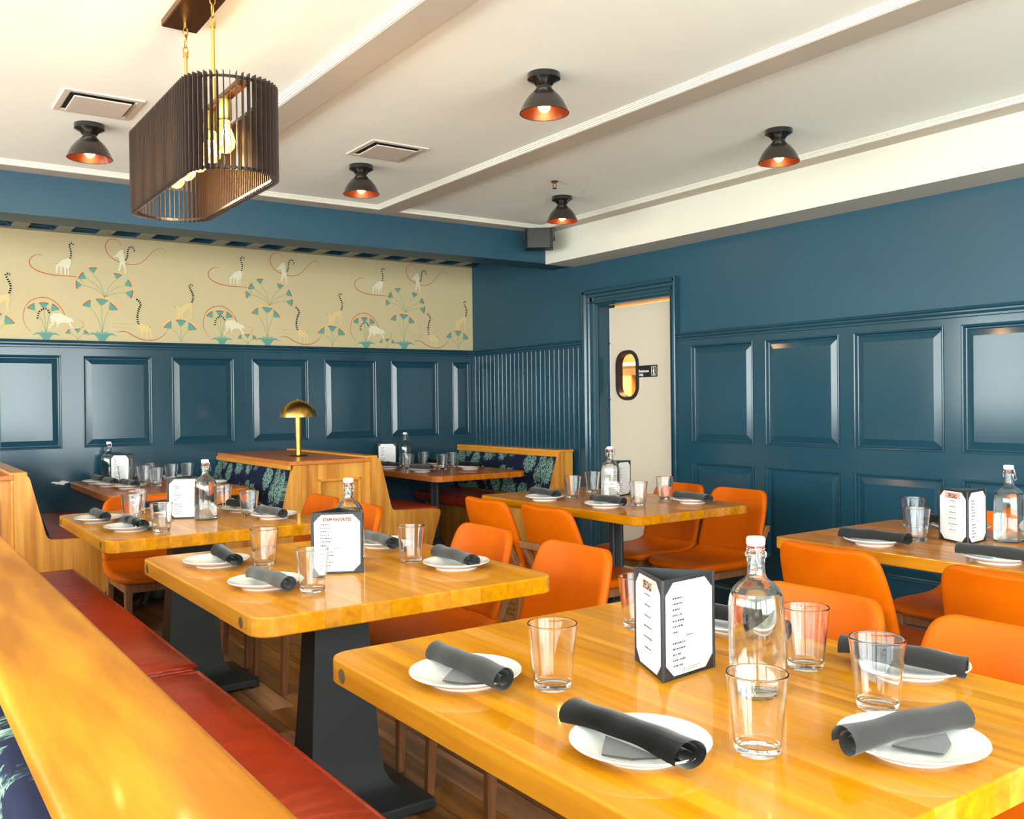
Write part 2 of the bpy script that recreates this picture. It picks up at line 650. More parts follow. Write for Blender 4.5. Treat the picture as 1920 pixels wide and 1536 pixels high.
def raised_panel(fn, u0, u1, v0, v1, par, bevel=.036, lip=.010):
    """raised field panel; fn(u, v, d): d = distance proud of the wall"""
    g = G()
    m_ = [(0., DP + .004), (.004, DP + .006), (.010, DP + .004), (.014, .006), (.018, .004)]
    rings = []
    for ins, d in m_ + [(.018 + .002, .004), (.018 + bevel, DP * .75), (.018 + bevel + .003, DP * .80)]:
        rings.append([fn(u0 + ins, v0 + ins, d), fn(u1 - ins, v0 + ins, d), fn(u1 - ins, v1 - ins, d), fn(u0 + ins, v1 - ins, d)])
    g.loft(rings, cap=False)
    g.face(rings[-1])
    o = g.obj('panel', 'blue_paint', par, recalc=False)
    return o


def fix_normals(o, ref):
    """flip faces so that they look along ref"""
    bm = bmesh.new()
    bm.from_mesh(o.data)
    bm.normal_update()
    big = max(bm.faces, key=lambda f: f.calc_area())
    if big.normal.dot(Vector(ref)) < 0:
        bmesh.ops.reverse_faces(bm, faces=bm.faces)
    bm.to_mesh(o.data)
    bm.free()


fb = lambda u, v, d: (u, YB - d, v)
pan_b = [(1.231 + .597 * i, 1.690 + .597 * i) for i in range(-8, 5)]
pan_b.append((4.222, 4.410))
PBZ0, PBZ1 = 1.010, 1.648
# frame members
G().box((XL, YB - DP, 0), (XR, YB, PBZ0)).obj('lower_board', 'blue_paint', wb)
G().box((XL, YB - DP, PBZ1), (XR, YB, 1.715)).obj('rail', 'blue_paint', wb)
prev = XL
for a, b in pan_b:
    if a < XL + .05:
        continue
    G().box((prev, YB - DP, PBZ0), (a, YB, PBZ1)).obj('stile', 'blue_paint', wb)
    o = raised_panel(fb, a, b, PBZ0, PBZ1, wb)
    fix_normals(o, (0, -1, 0))
    prev = b
G().box((prev, YB - DP, PBZ0), (XR, YB, PBZ1)).obj('stile', 'blue_paint', wb)
for sx_ in (2.372, .72):
    G().box((sx_, YB - DP - .0012, .2), (sx_ + .004, YB - DP + .001, 1.71)).obj('seam', 'blue_wall', wb)
RAIL = [(0, 0), (0, .052), (.046, .052), (.050, .046), (.048, .038), (.036, .034), (.036, .026), (.030, .016), (.026, .014), (.026, .004), (.022, 0)]
G().prism(RAIL, lambda u, v, t: (t, YB - u, 1.700 + v), XL, XR - .004).obj('cap_moulding', 'blue_paint', wb)

# paint chip on the wall by the booth table
g = G()
g.face([(1.06 + .05 * cos(a) * (1 + .35 * sin(3 * a)) + .02, YB - DP - .001, .775 + .012 * sin(a) * (1 + .4 * cos(5 * a))) for a in [2 * pi * i / 24 for i in range(24)]])
o = g.obj('paint_chip', 'plaster_chip', wb, recalc=False)

# wallpaper
wp = G().box((XL, YB - .004, 1.745), (XR - .003, YB, ZCO + .02)).obj('wallpaper', 'wallpaper_ground', wb)
WP = {
'redA':[(0.991,2.330),(0.950,2.327),(0.918,2.300),(0.912,2.269),(0.927,2.241),(0.965,2.219),(1.014,2.205),(1.085,2.197),(1.146,2.197),(1.197,2.195),(1.225,2.182),(1.245,2.156)],
'redB':[(1.493,2.434),(1.484,2.461),(1.455,2.481),(1.420,2.474),(1.402,2.454),(1.392,2.425),(1.401,2.382),(1.430,2.347),(1.476,2.322),(1.530,2.310),(1.584,2.309),(1.633,2.328),(1.670,2.362),(1.708,2.407),(1.751,2.437),(1.783,2.439),(1.810,2.412)],
'redC':[(0.916,1.802),(0.890,1.837),(0.870,1.884),(0.871,1.932),(0.886,1.980),(0.919,2.018),(0.962,2.037),(1.011,2.041),(1.060,2.019),(1.099,1.979),(1.120,1.937),(1.136,1.895),(1.158,1.859),(1.181,1.841),(1.209,1.836),(1.235,1.846),(1.241,1.868),(1.235,1.886),(1.215,1.892)],
'redD':[(1.461,1.820),(1.493,1.829),(1.529,1.822),(1.571,1.798),(1.619,1.777),(1.668,1.770),(1.717,1.773),(1.761,1.794),(1.793,1.824),(1.812,1.857)],
'lemA':[(1.081,2.273),(1.072,2.280),(1.063,2.288),(1.076,2.283),(1.083,2.283),(1.093,2.291),(1.093,2.280),(1.114,2.306),(1.142,2.318),(1.165,2.318),(1.170,2.301),(1.164,2.270),(1.155,2.251),(1.153,2.202),(1.146,2.202),(1.147,2.244),(1.139,2.256),(1.135,2.204),(1.128,2.203),(1.122,2.255),(1.111,2.260),(1.108,2.205),(1.103,2.205),(1.098,2.259),(1.089,2.262),(1.081,2.212),(1.074,2.212),(1.072,2.251),(1.072,2.263)],
'lemB':[(1.501,2.409),(1.516,2.398),(1.516,2.385),(1.513,2.372),(1.518,2.347),(1.521,2.316),(1.526,2.240),(1.517,2.240),(1.515,2.277),(1.503,2.305),(1.494,2.288),(1.484,2.256),(1.474,2.255),(1.482,2.294),(1.485,2.319),(1.480,2.351),(1.459,2.355),(1.435,2.347),(1.459,2.368),(1.477,2.394)],
'lemC':[(1.032,1.915),(1.054,1.937),(1.098,1.939),(1.126,1.925),(1.153,1.908),(1.170,1.908),(1.184,1.894),(1.184,1.881),(1.170,1.881),(1.159,1.883),(1.164,1.859),(1.183,1.838),(1.164,1.841),(1.147,1.871),(1.131,1.876),(1.103,1.875),(1.083,1.862),(1.080,1.841),(1.075,1.840),(1.075,1.862),(1.061,1.889),(1.053,1.861),(1.030,1.839),(1.039,1.830),(1.022,1.833),(1.022,1.839),(1.042,1.867)],
'lemD':[(1.605,1.882),(1.633,1.886),(1.663,1.875),(1.672,1.868),(1.694,1.876),(1.697,1.863),(1.691,1.856),(1.697,1.779),(1.690,1.779),(1.681,1.833),(1.669,1.839),(1.669,1.772),(1.661,1.772),(1.657,1.833),(1.635,1.832),(1.633,1.790),(1.625,1.790),(1.623,1.831),(1.608,1.856)],
'tailA':[(1.162,2.319),(1.168,2.338),(1.168,2.369),(1.160,2.399),(1.163,2.420),(1.175,2.425),(1.186,2.416)],
'tailB':[(1.524,2.335),(1.537,2.361),(1.540,2.400),(1.550,2.426),(1.568,2.434),(1.583,2.416),(1.584,2.397)],
'tailC':[(1.029,1.936),(1.021,1.954),(1.005,1.965),(0.983,1.958),(0.966,1.942),(0.958,1.918),(0.955,1.896)],
'tailD':[(1.608,1.882),(1.600,1.907),(1.600,1.952),(1.610,1.991),(1.623,2.023),(1.611,2.048),(1.593,2.063)],
'lemE':[(1.859,2.012),(1.868,2.029),(1.887,2.030),(1.893,2.011),(1.910,2.018),(1.942,2.046),(1.978,2.054),(1.990,2.035),(1.987,2.002),(1.980,1.982),(1.984,1.936),(1.973,1.935),(1.970,1.981),(1.961,2.014),(1.922,1.979),(1.916,1.933),(1.905,1.936),(1.906,1.972),(1.894,1.929),(1.883,1.932),(1.887,1.971),(1.878,1.935),(1.870,1.934),(1.877,1.997),(1.874,2.010)],
'tailE':[(1.984,2.058),(1.994,2.088),(1.991,2.121),(1.976,2.153),(1.966,2.179),(1.976,2.189),(1.992,2.184)],
}
FL = [
((1.241,2.143),(1.196,2.140),0.029,(1.385,2.065)),((1.268,2.185),(1.225,2.210),0.029,(1.385,2.065)),((1.311,2.222),(1.306,2.268),0.029,(1.385,2.065)),
((1.463,2.192),(1.472,2.236),0.030,(1.385,2.065)),((1.510,2.154),(1.555,2.175),0.030,(1.385,2.065)),((1.515,2.106),(1.569,2.094),0.030,(1.385,2.065)),
((1.291,1.985),(1.260,2.024),0.035,(1.363,1.798)),((1.360,1.998),(1.364,2.051),0.044,(1.363,1.798)),((1.407,1.972),(1.445,2.008),0.038,(1.363,1.798)),
((0.942,1.947),(0.913,1.985),0.030,(1.008,1.787)),((0.994,1.955),(0.995,2.007),0.030,(1.008,1.787)),((1.037,1.948),(1.071,1.986),0.030,(1.008,1.787)),
((1.163,1.798),(1.138,1.818),0.020,(1.205,1.756)),((1.206,1.802),(1.203,1.836),0.020,(1.205,1.756)),((1.239,1.794),(1.263,1.819),0.020,(1.205,1.756)),
((1.837,1.855),(1.803,1.893),0.038,(1.906,1.762)),((1.901,1.870),(1.905,1.926),0.038,(1.906,1.762)),((1.952,1.846),(1.991,1.887),0.039,(1.906,1.762)),
]
ZTOPW = ZCO


class Print:
    """flat ink on the wallpaper, one mesh per ink colour"""
    def __init__(s):
        s.g = {}
        s.lay = 0

    def poly(s, ink, pts, d):
        g = s.g.setdefault(ink, G())
        y = YB - .004 - .0004 * d
        pts = [(p[0], min(p[1], ZTOPW)) for p in pts]
        f = g.face([(p[0], y, p[1]) for p in pts])

    def stroke(s, ink, pts, w, d, closed=False):
        P = [Vector((p[0], p[1])) for p in pts]
        m_ = len(P)
        for i in range(m_ - 1):
            wa = w(i / (m_ - 1)) if callable(w) else w
            wb_ = w((i + 1) / (m_ - 1)) if callable(w) else w
            t0 = (P[min(i + 1, m_ - 1)] - P[max(i - 1, 0)]).normalized()
            t1 = (P[min(i + 2, m_ - 1)] - P[i]).normalized()
            n0, n1_ = Vector((-t0.y, t0.x)), Vector((-t1.y, t1.x))
            s.poly(ink, [P[i] + n0 * wa, P[i + 1] + n1_ * wb_, P[i + 1] - n1_ * wb_, P[i] - n0 * wa], d)


def motif_meshes():
    pr = Print()
    for kx, w in (('redA', .0032), ('redB', .0026), ('redC', .0026), ('redD', .0032)):
        pr.stroke('print_red', smooth_path(WP[kx], 4), lambda t, w=w: w * (.35 + .65 * sin(pi * min(1, max(.0, t)) ** .8)), 1)
    for b, t, hw, root in FL:
        B, T, Rt = Vector(b), Vector(t), Vector(root)
        mid = (B + Rt) * .5 + Vector(((Rt.x - B.x) * .12, (B.y - Rt.y) * .10))
        pr.stroke('print_stem', smooth_path([Rt, mid, B], 5), .0016, 1)
        ax = (T - B)
        L = ax.length
        ax.normalize()
        nx = Vector((-ax.y, ax.x))
        top = []
        for i in range(9):
            q = -1 + 2 * i / 8
            top.append(B + ax * (L * (1.0 - .10 * q * q)) + nx * hw * q)
        pr.poly('print_teal', [B] + top, 2)
        pr.stroke('print_maroon', top, .0028, 3)
        for i in range(6):
            q = -1.0 + 2 * (i + .5) / 6
            c = B + ax * (L * (1.10 - .10 * q * q)) + nx * hw * q * 1.1
            r_ = hw * .17
            pr.poly('print_pink', [c + Vector((cos(a), sin(a))) * r_ for a in [2 * pi * j / 8 for j in range(8)]], 4)
            c2 = c + ax * r_ * 1.4 + nx * q * r_ * .4
            pr.poly('print_yellow', [c2 + Vector((cos(a), sin(a))) * r_ * .6 for a in [2 * pi * j / 7 for j in range(7)]], 5)
        for i in range(7):
            a = 2 * pi * i / 7
            pr.poly('print_yellow', [B + Vector((cos(a), sin(a))) * hw * .48, B + Vector((cos(a + .5), sin(a + .5))) * hw * .12, B + Vector((cos(a - .5), sin(a - .5))) * hw * .12], 5)
    for (cx, cy), hw, hh in (((1.363, 1.757), .082, .080), ((1.007, 1.757), .070, .066)):
        for i in range(11):
            q = -1 + 2 * i / 10
            tip = Vector((cx + hw * q * 1.25, cy + hh * (1.08 - .55 * abs(q)) * (.80 + .20 * (i % 2))))
            mid = Vector((cx + hw * q * .62, cy + hh * (.66 - .10 * abs(q))))
            base = Vector((cx + hw * .16 * q, cy))
            pr.stroke('print_teal', smooth_path([base, mid, tip], 4), lambda t: .0052 * (1 - t) ** .5 + .0003, 1 + i * .35)
    for kx, ink in (('lemA', 'print_cream'), ('lemB', 'print_cream'), ('lemC', 'print_cream'), ('lemD', 'print_tan'), ('lemE', 'print_tan')):
        pr.poly(ink, WP[kx], 6)
    # eyes and muzzles
    for ex, ez in ((1.079, 2.281), (1.073, 2.277), (1.084, 2.278), (1.511, 2.395), (1.515, 2.389), (1.176, 1.897), (1.182, 1.889), (1.682, 1.866), (1.690, 1.867), (1.686, 1.859), (1.868, 2.021), (1.861, 2.013)):
        pr.poly('print_black', [(ex + .0028 * cos(a), ez + .0028 * sin(a)) for a in [2 * pi * j / 6 for j in range(6)]], 7)
    for kx, w in (('tailA', .0050), ('tailB', .0050), ('tailC', .0056), ('tailD', .0068), ('tailE', .0068)):
        path = smooth_path(WP[kx], 16)
        pr.stroke('print_cream', path, w * .8, 6)
        # ring the tail with black bands of even length
        acc, last, on = 0., path[0], []
        seg, step = [], .0052
        for p in path[1:]:
            d_ = (p - last).length
            acc += d_
            idx = int(acc / step)
            if idx % 3 != 2:
                t = (p - last).normalized()
                n_ = Vector((-t.y, t.x))
                pr.poly('print_black', [last + n_ * w, p + n_ * w, p - n_ * w, last - n_ * w], 7)
            last = p
    for i in range(16):
        xx = 1.435 + (i % 8) * .016 + random.random() * .005
        zz = 1.886 - (i // 8) * .026 - (i % 8) * .0005
        pr.poly('print_olive', [(xx, zz), (xx + .004 + .006 * random.random(), zz), (xx + .005, zz - .005 - .009 * random.random()), (xx + .001, zz - .008)], 1)
    return {ink: g.mesh('print', ink, recalc=False) for ink, g in pr.g.items()}


PM = motif_meshes()
INKN = {'print_red': 'vine_print', 'print_stem': 'stem_print', 'print_teal': 'leaf_print', 'print_maroon': 'petal_edge_print', 'print_pink': 'petal_print', 'print_yellow': 'bud_print', 'print_cream': 'white_lemur_print', 'print_tan': 'tan_lemur_print', 'print_black': 'tail_ring_print', 'print_olive': 'script_print'}
for rep in range(-2, 3):
    for ink, me in PM.items():
        link(INKN[ink], me, wp, loc=(rep * 1.197, 0, 0))

# ---- right wall
DY0, DY1, DZ1 = 4.473, 5.236, 1.995               # door opening
XW = XR + .10
g = G()
g.box((XR, YF, 0), (XW, DY0 - .012, ZC))
g.box((XR, DY1 + .012, 0), (XW, YB, ZC))
g.box((XR, DY0 - .012, DZ1 + .012), (XW, DY1 + .012, ZC))
wr = struct(g.obj('wall_right', 'blue_wall'))
fr = lambda u, v, d: (XR - d, u, v)
G().box((XR - DP, YF, 1.650), (XR, 4.400, 1.700)).obj('rail', 'blue_paint', wr)
G().box((XR - DP, YF, .885), (XR, 4.400, 1.015)).obj('rail', 'blue_paint', wr)
G().box((XR - DP, YF, .20), (XR, 4.400, .335)).obj('rail', 'blue_paint', wr)
pan_r = [(3.767 - .6077 * i, 4.282 - .6077 * i) for i in range(0, 11)]
prev = 4.400
for a, b in pan_r:
    if a < YF:
        break
    for z0, z1 in ((1.015, 1.650), (.335, .885)):
        G().box((XR - DP, b, z0), (XR, prev, z1)).obj('stile', 'blue_paint', wr)
        o = raised_panel(fr, a, b, z0, z1, wr)
        fix_normals(o, (-1, 0, 0))
    prev = a
for z0, z1 in ((1.015, 1.650), (.335, .885)):
    G().box((XR - DP, YF, z0), (XR, prev, z1)).obj('stile', 'blue_paint', wr)
G().prism(RAIL, lambda u, v, t: (XR - u, t, 1.686 + v), YF, 4.402).obj('cap_moulding', 'blue_paint', wr)
G().prism(RAIL, lambda u, v, t: (XR - u, t, 1.700 + v), 5.385, YB).obj('cap_moulding', 'blue_paint', wr)
BASE = [(0, 0), (.048, 0), (.048, .10), (.042, .112), (.042, .135), (.034, .142), (.034, .158), (.044, .165), (.046, .18), (.036, .195), (.03, .20), (.03, .225), (0, .225)]
bb = struct(G().prism(BASE, lambda u, v, t: (XR - u, t, v), YF, 4.40).obj('baseboard_right', 'blue_paint'))
bb2 = struct(G().prism(BASE, lambda u, v, t: (t, YB - u, v), XL, XR).obj('baseboard_back', 'blue_paint'))
# beadboard
yb = 5.40
BEADP = [(0, .0), (.0, .012), (.0485, .012), (.0495, .0085), (.0505, .0085), (.0525, .0125), (.0550, .0140), (.0575, .0125), (.0595, .0085), (.0603, .0085), (.0603, 0)]
bead_me = G().prism(BEADP, lambda u, v, t: (-v, -u, t), .02, 1.705).mesh('board', 'blue_paint', smooth=50)
while yb < YB - .02:
    link('board', bead_me, wr, loc=(XR, yb + .0603, 0))
    yb += .0603

# door casing, jamb, swing door
dc = struct(G().box((XR - .004, DY1, 0), (XW + .06, DY1 + .02, DZ1 + .02)).obj('trim_4', 'blue_paint'))
CAS = [(0, 0), (0, .050), (.014, .054), (.034, .054), (.044, .040), (.064, .038), (.070, .028), (.096, .028), (.102, .036), (.116, .036), (.122, .022), (.135, .018), (.140, .006), (.140, 0)]
# profile u runs from outer edge to the opening
G().prism(CAS, lambda u, v, t: (XR - v, DY1 + .140 - u, t), 0, DZ1 + .125).obj('casing', 'blue_paint', dc)
CAS2 = [(u * .52, v) for u, v in CAS]
G().prism(CAS2, lambda u, v, t: (XR - v, DY0 - .073 + u, t), 0, DZ1 + .125).obj('casing', 'blue_paint', dc)
CAS3 = [(u * .88, v) for u, v in CAS]
G().prism(CAS3, lambda u, v, t: (XR - v, t, DZ1 + .123 - u), DY0 - .07, DY1 + .135).obj('casing', 'blue_paint', dc)
G().box((XR, DY0 - .02, 0), (XW + .06, DY0, DZ1)).obj('jamb', 'blue_paint', dc)
G().box((XR, DY0, DZ1), (XW + .06, DY1, DZ1 + .02)).obj('jamb', 'blue_paint', dc)

DX = 4.556
door = struct(thing('door_1', None, None, (DX, DY0, 0)))
door_y0, door_y1, door_z1 = DY0 + .004, DY1 - .012, 1.982
# door slab with a rounded window hole
wy, wz, ww, wh, wr_ = 5.035, 1.478, .105, .166, .085


def rrect(cy, cz, hw, hh, r, n=6):
    p = []
    for sx_, sz_, a0 in ((1, 1, 0), (-1, 1, 90), (-1, -1, 180), (1, -1, 270)):
        p += arc(cy + sx_ * (hw - r), cz + sz_ * (hh - r), r, a0, a0 + 90, n)
    return p


hole = rrect(wy, wz, ww, wh, wr_)
g = G()
for xx, flip in ((DX, 0), (DX + .035, 1)):
    rim = [g.bm.verts.new((xx, a, b)) for a, b in hole]
    outer = []
    for a, b in hole:
        ang = math.atan2((b - wz), (a - wy))
        # push to the door's outline along the ray
        ca, sa = cos(ang), sin(ang)
        ts = []
        if ca > 1e-6: ts.append((door_y1 - wy) / ca)
        if ca < -1e-6: ts.append((door_y0 - wy) / ca)
        if sa > 1e-6: ts.append((door_z1 - wz) / sa)
        if sa < -1e-6: ts.append((.01 - wz) / sa)
        t = min(ts)
        outer.append((wy + t * ca, wz + t * sa))
    corners = [(door_y1, door_z1), (door_y0, door_z1), (door_y0, .01), (door_y1, .01)]
    n_ = len(hole)
    ov = [g.bm.verts.new((xx, a, b)) for a, b in outer]
    cv = [g.bm.verts.new((xx, a, b)) for a, b in corners]
    cang = [math.atan2(b - wz, a - wy) % (2 * pi) for a, b in corners]
    oang = [math.atan2(b - wz, a - wy) % (2 * pi) for a, b in outer]
    for i in range(n_):
        j = (i + 1) % n_
        seq = [rim[i], ov[i]]
        a0, a1 = oang[i], oang[j]
        if a1 < a0:
            a1 += 2 * pi
        for c_, cvv in sorted(zip(cang, cv), key=lambda q: q[0]):
            for add in (0, 2 * pi):
                if a0 + 1e-5 < c_ + add < a1 - 1e-5:
                    seq.append(cvv)
        seq += [ov[j], rim[j]]
        try:
            g.bm.faces.new(seq)
        except ValueError:
            pass
bmesh.ops.remove_doubles(g.bm, verts=g.bm.verts, dist=1e-5)
g.obj('door_slab', 'door_paint', door, world=True)
g = G()
rr = [rrect(wy, wz, ww + .018, wh + .018, wr_ + .018), rrect(wy, wz, ww + .014, wh + .014, wr_ + .014), rrect(wy, wz, ww - .006, wh - .006, wr_ - .006), rrect(wy, wz, ww - .012, wh - .012, wr_ - .012)]
rings = [[(DX + .001, a, b) for a, b in rr[0]], [(DX - .012, a, b) for a, b in rr[1]], [(DX - .012, a, b) for a, b in rr[2]], [(DX + .037, a, b) for a, b in rr[3]]]
g.loft(rings, cap=False)
g.obj('window_gasket', 'rubber_black', door, smooth=40, recalc=False, world=True)
g = G()
g.prism(rrect(wy, wz, ww - .006, wh - .006, wr_ - .006), lambda u, v, t: (t, u, v), DX + .012, DX + .016)
g.obj('window_pane', 'pane', door, world=True)
G().box((DX - .004, DY0 + .008, 1.862), (DX + .001, DY0 + .115, door_z1 - .004), .001, 1).obj('hinge_cover', 'hinge_plate', door, world=True)
for zz in (1.72, 1.30, .9, .4):
    G().box((DX - .006, DY1 - .012, zz - .005), (DX + .01, DY1 - .001, zz + .005)).obj('seal_clip', 'gap_dark', door, world=True)
G().box((DX + .004, DY1 - .010, .02), (DX + .03, DY1 - .002, door_z1)).obj('edge_seal', 'sign_white', door, world=True)

# sign on the door


def text_mesh(body, size, mt, bold=0., extrude=.0003, align='LEFT'):
    cu = bpy.data.curves.new('txt', 'FONT')
    cu.body = body
    cu.size = size
    cu.extrude = extrude
    cu.offset = bold
    cu.align_x = align
    cu.resolution_u = 2
    to = bpy.data.objects.new('txt', cu)
    COL.objects.link(to)
    bpy.context.view_layer.update()
    dg = bpy.context.evaluated_depsgraph_get()
    me = bpy.data.meshes.new_from_object(to.evaluated_get(dg))
    bpy.data.objects.remove(to)
    me.materials.clear()
    me.materials.append(MATS[mt])
    return me


SY0, SY1, SZ0, SZ1 = 4.723, 4.917, 1.459, 1.543
sign = thing('door_sign', 'black employees only sign on the white swing door', 'sign', (DX - .001, SY1, SZ0))
G().box((DX - .004, SY0, SZ0), (DX - .0002, SY1, SZ1), .0008, 1).obj('plate', 'sign_black', sign, world=True)
# text faces -x; its reading direction runs towards -y
TR = Matrix(((0, 0, -1, 0), (-1, 0, 0, 0), (0, 1, 0, 0), (0, 0, 0, 1)))
for body, dy, dz in (('Employees', .006, .036), ('Only', .006, .010)):
    t = link('lettering', text_mesh(body, .024, 'sign_white', .0006), sign)
    t.matrix_local = Matrix.Translation((-.0034, -dy, dz)) @ TR
g = G()
ry0, ry1, rz0, rz1 = SY0 + .010, SY0 + .058, SZ0 + .010, SZ1 - .008
t_ = .0035
for a, b in (((ry0, rz0), (ry1, rz0 + t_)), ((ry0, rz1 - t_), (ry1, rz1)), ((ry0, rz0), (ry0 + t_, rz1)), ((ry1 - t_, rz0), (ry1, rz1))):
    g.box((DX - .0046, a[0], a[1]), (DX - .0038, b[0], b[1]))
cyp = (ry0 + ry1) / 2
g.prism([(cyp + .006 * cos(a), rz1 - .014 + .006 * sin(a)) for a in [2 * pi * i / 10 for i in range(10)]], lambda u, v, t: (t, u, v), DX - .0046, DX - .0038)
g.prism([(cyp - .007, rz1 - .023), (cyp + .008, rz1 - .023), (cyp + .009, rz1 - .042), (cyp + .004, rz1 - .042), (cyp + .006, rz0 + .006), (cyp + .001, rz0 + .006), (cyp, rz1 - .048), (cyp - .006, rz0 + .006), (cyp - .010, rz0 + .006), (cyp - .004, rz1 - .042)], lambda u, v, t: (t, u, v), DX - .0046, DX - .0038)
g.obj('person_symbol', 'sign_white', sign, world=True)

# glimpse of the kitchen behind the door
kit = struct(G().box((6.4, 3.2, 0), (6.5, 7.6, 2.7)).obj('wall_kitchen', 'kitchen_wall'))
g = G()
g.box((4.62, 3.2, 2.62), (6.5, 7.6, 2.7))
g.box((4.62, 3.1, 0), (6.5, 3.2, 2.7))
g.box((4.62, 7.6, 0), (6.5, 7.7, 2.7))
g.box((4.62, 3.1, -.06), (6.5, 7.7, 0))
g.obj('kitchen_shell', 'kitchen_wall', kit)
shelf = thing('kitchen_shelf', 'warm lit kitchen shelf seen through the door window', 'shelf', (6.2, 6.2, 0))
for zz in (.9, 1.28, 1.62):
    G().box((5.95, 5.2, zz), (6.38, 7.4, zz + .035)).obj('shelf_board', 'kitchen_steel', shelf, world=True)
for yy in (5.25, 7.3):
    G().box((6.0, yy, 0), (6.04, yy + .04, 2.0)).obj('post', 'kitchen_steel', shelf, world=True)
for i, (yy, zz, h) in enumerate(((6.25, 1.315, .18), (6.6, 1.315, .22), (6.9, 1.315, .15))):
    tag(G().box((6.02, yy, zz), (6.3, yy + .24, zz + h), .01, 1).obj('storage_box', ['kitchen_shelf', 'kitchen_wall', 'kitchen_steel'][i]),
        ['brown box on the kitchen shelf behind the door window', 'orange box on the kitchen shelf behind the door window', 'steel bin on the kitchen shelf behind the door window'][i], 'box', 'boxes on the kitchen shelf')
kl = bpy.data.lights.new('kitchen_lamp', 'POINT')
kl.energy = 38
kl.color = (1, .68, .32)
kl.shadow_soft_size = .15
klo = bpy.data.objects.new('kitchen_lamp', kl)
klo.location = (5.4, 5.2, 2.4)
COL.objects.link(klo)

# ------------------------------------------------------------------ booths
YP = 5.51                     # front plane of the booth end panels


def cushion(name, x0, x1, y0, y1, z0, z1, par, mt='red_vinyl', r=.03, puff=.012, world=True, pipe=True):
    g = G()
    nx, ny = 8, 14
    rows_t, rows_b = [], []
    top = []
    for i in range(nx + 1):
        u = i / nx
        row = []
        for j in range(ny + 1):
            v_ = j / ny
            bump = puff * (1 - (2 * u - 1) ** 4) * (1 - (2 * v_ - 1) ** 6)
            row.append((x0 + (x1 - x0) * u, y0 + (y1 - y0) * v_, z1 - puff + bump))
        top.append(row)
    grid = [[g.bm.verts.new(p) for p in row] for row in top]
    for i in range(nx):
        for j in range(ny):
            g.bm.faces.new((grid[i][j], grid[i + 1][j], grid[i + 1][j + 1], grid[i][j + 1]))
    border = [grid[i][0] for i in range(nx)] + [grid[nx][j] for j in range(ny)] + [grid[i][ny] for i in range(nx, 0, -1)] + [grid[0][j] for j in range(ny, 0, -1)]
    low = [g.bm.verts.new((v_.co.x, v_.co.y, z0)) for v_ in border]
    nb = len(border)
    for i in range(nb):
        j = (i + 1) % nb
        g.bm.faces.new((border[i], low[i], low[j], border[j]))
    g.bm.faces.new(low)
    bmesh.ops.recalc_face_normals(g.bm, faces=g.bm.faces)
    es = [e for e in g.bm.edges if e.calc_face_angle(0) > R(50)]
    bmesh.ops.bevel(g.bm, geom=es, offset=r * .5, segments=3, profile=.5, affect='EDGES')
    c = g.obj(name, mt, par, smooth=60, world=world)
    if pipe:
        q = .003
        pz = z1 - puff - .005
        path = [(x0 + q, y0 + q, pz), (x1 - q, y0 + q, pz), (x1 - q, y1 - q, pz), (x0 + q, y1 - q, pz)]
        pp = []
        for a, b in zip(path, path[1:] + path[:1]):
            for t in range(10):
                pp.append(tuple(Vector(a).lerp(Vector(b), t / 10)))
        pg = G().tube(pp, .0075, 6, closed=True)
        po = pg.obj('piping', mt, None, smooth=60)
        if world and par is not None:
            for vv in po.data.vertices:
                vv.co -= par.location
        po.parent = c
    return c


def slab_xz(name, poly, y0, y1, mt, par, bev=.0):
    g = G().prism(poly, lambda u, v, t: (u, t, v), y0, y1)
    return g.obj(name, mt, par, world=True)


def round_poly(pts, rad, n=4):
    """round the corners of a 2D polygon; rad: list per corner"""
    out = []
    m_ = len(pts)
    for i in range(m_):
        p0, p1, p2 = Vector(pts[i - 1]), Vector(pts[i]), Vector(pts[(i + 1) % m_])
        r = rad[i]
        if r <= 0:
            out.append(tuple(p1))
            continue
        a, b = (p0 - p1).normalized(), (p2 - p1).normalized()
        s0, s1 = p1 + a * r, p1 + b * r
        for k2 in range(n + 1):
            t = k2 / n
            out.append(tuple((1 - t) ** 2 * s0 + 2 * t * (1 - t) * p1 + t * t * s1))
    return out


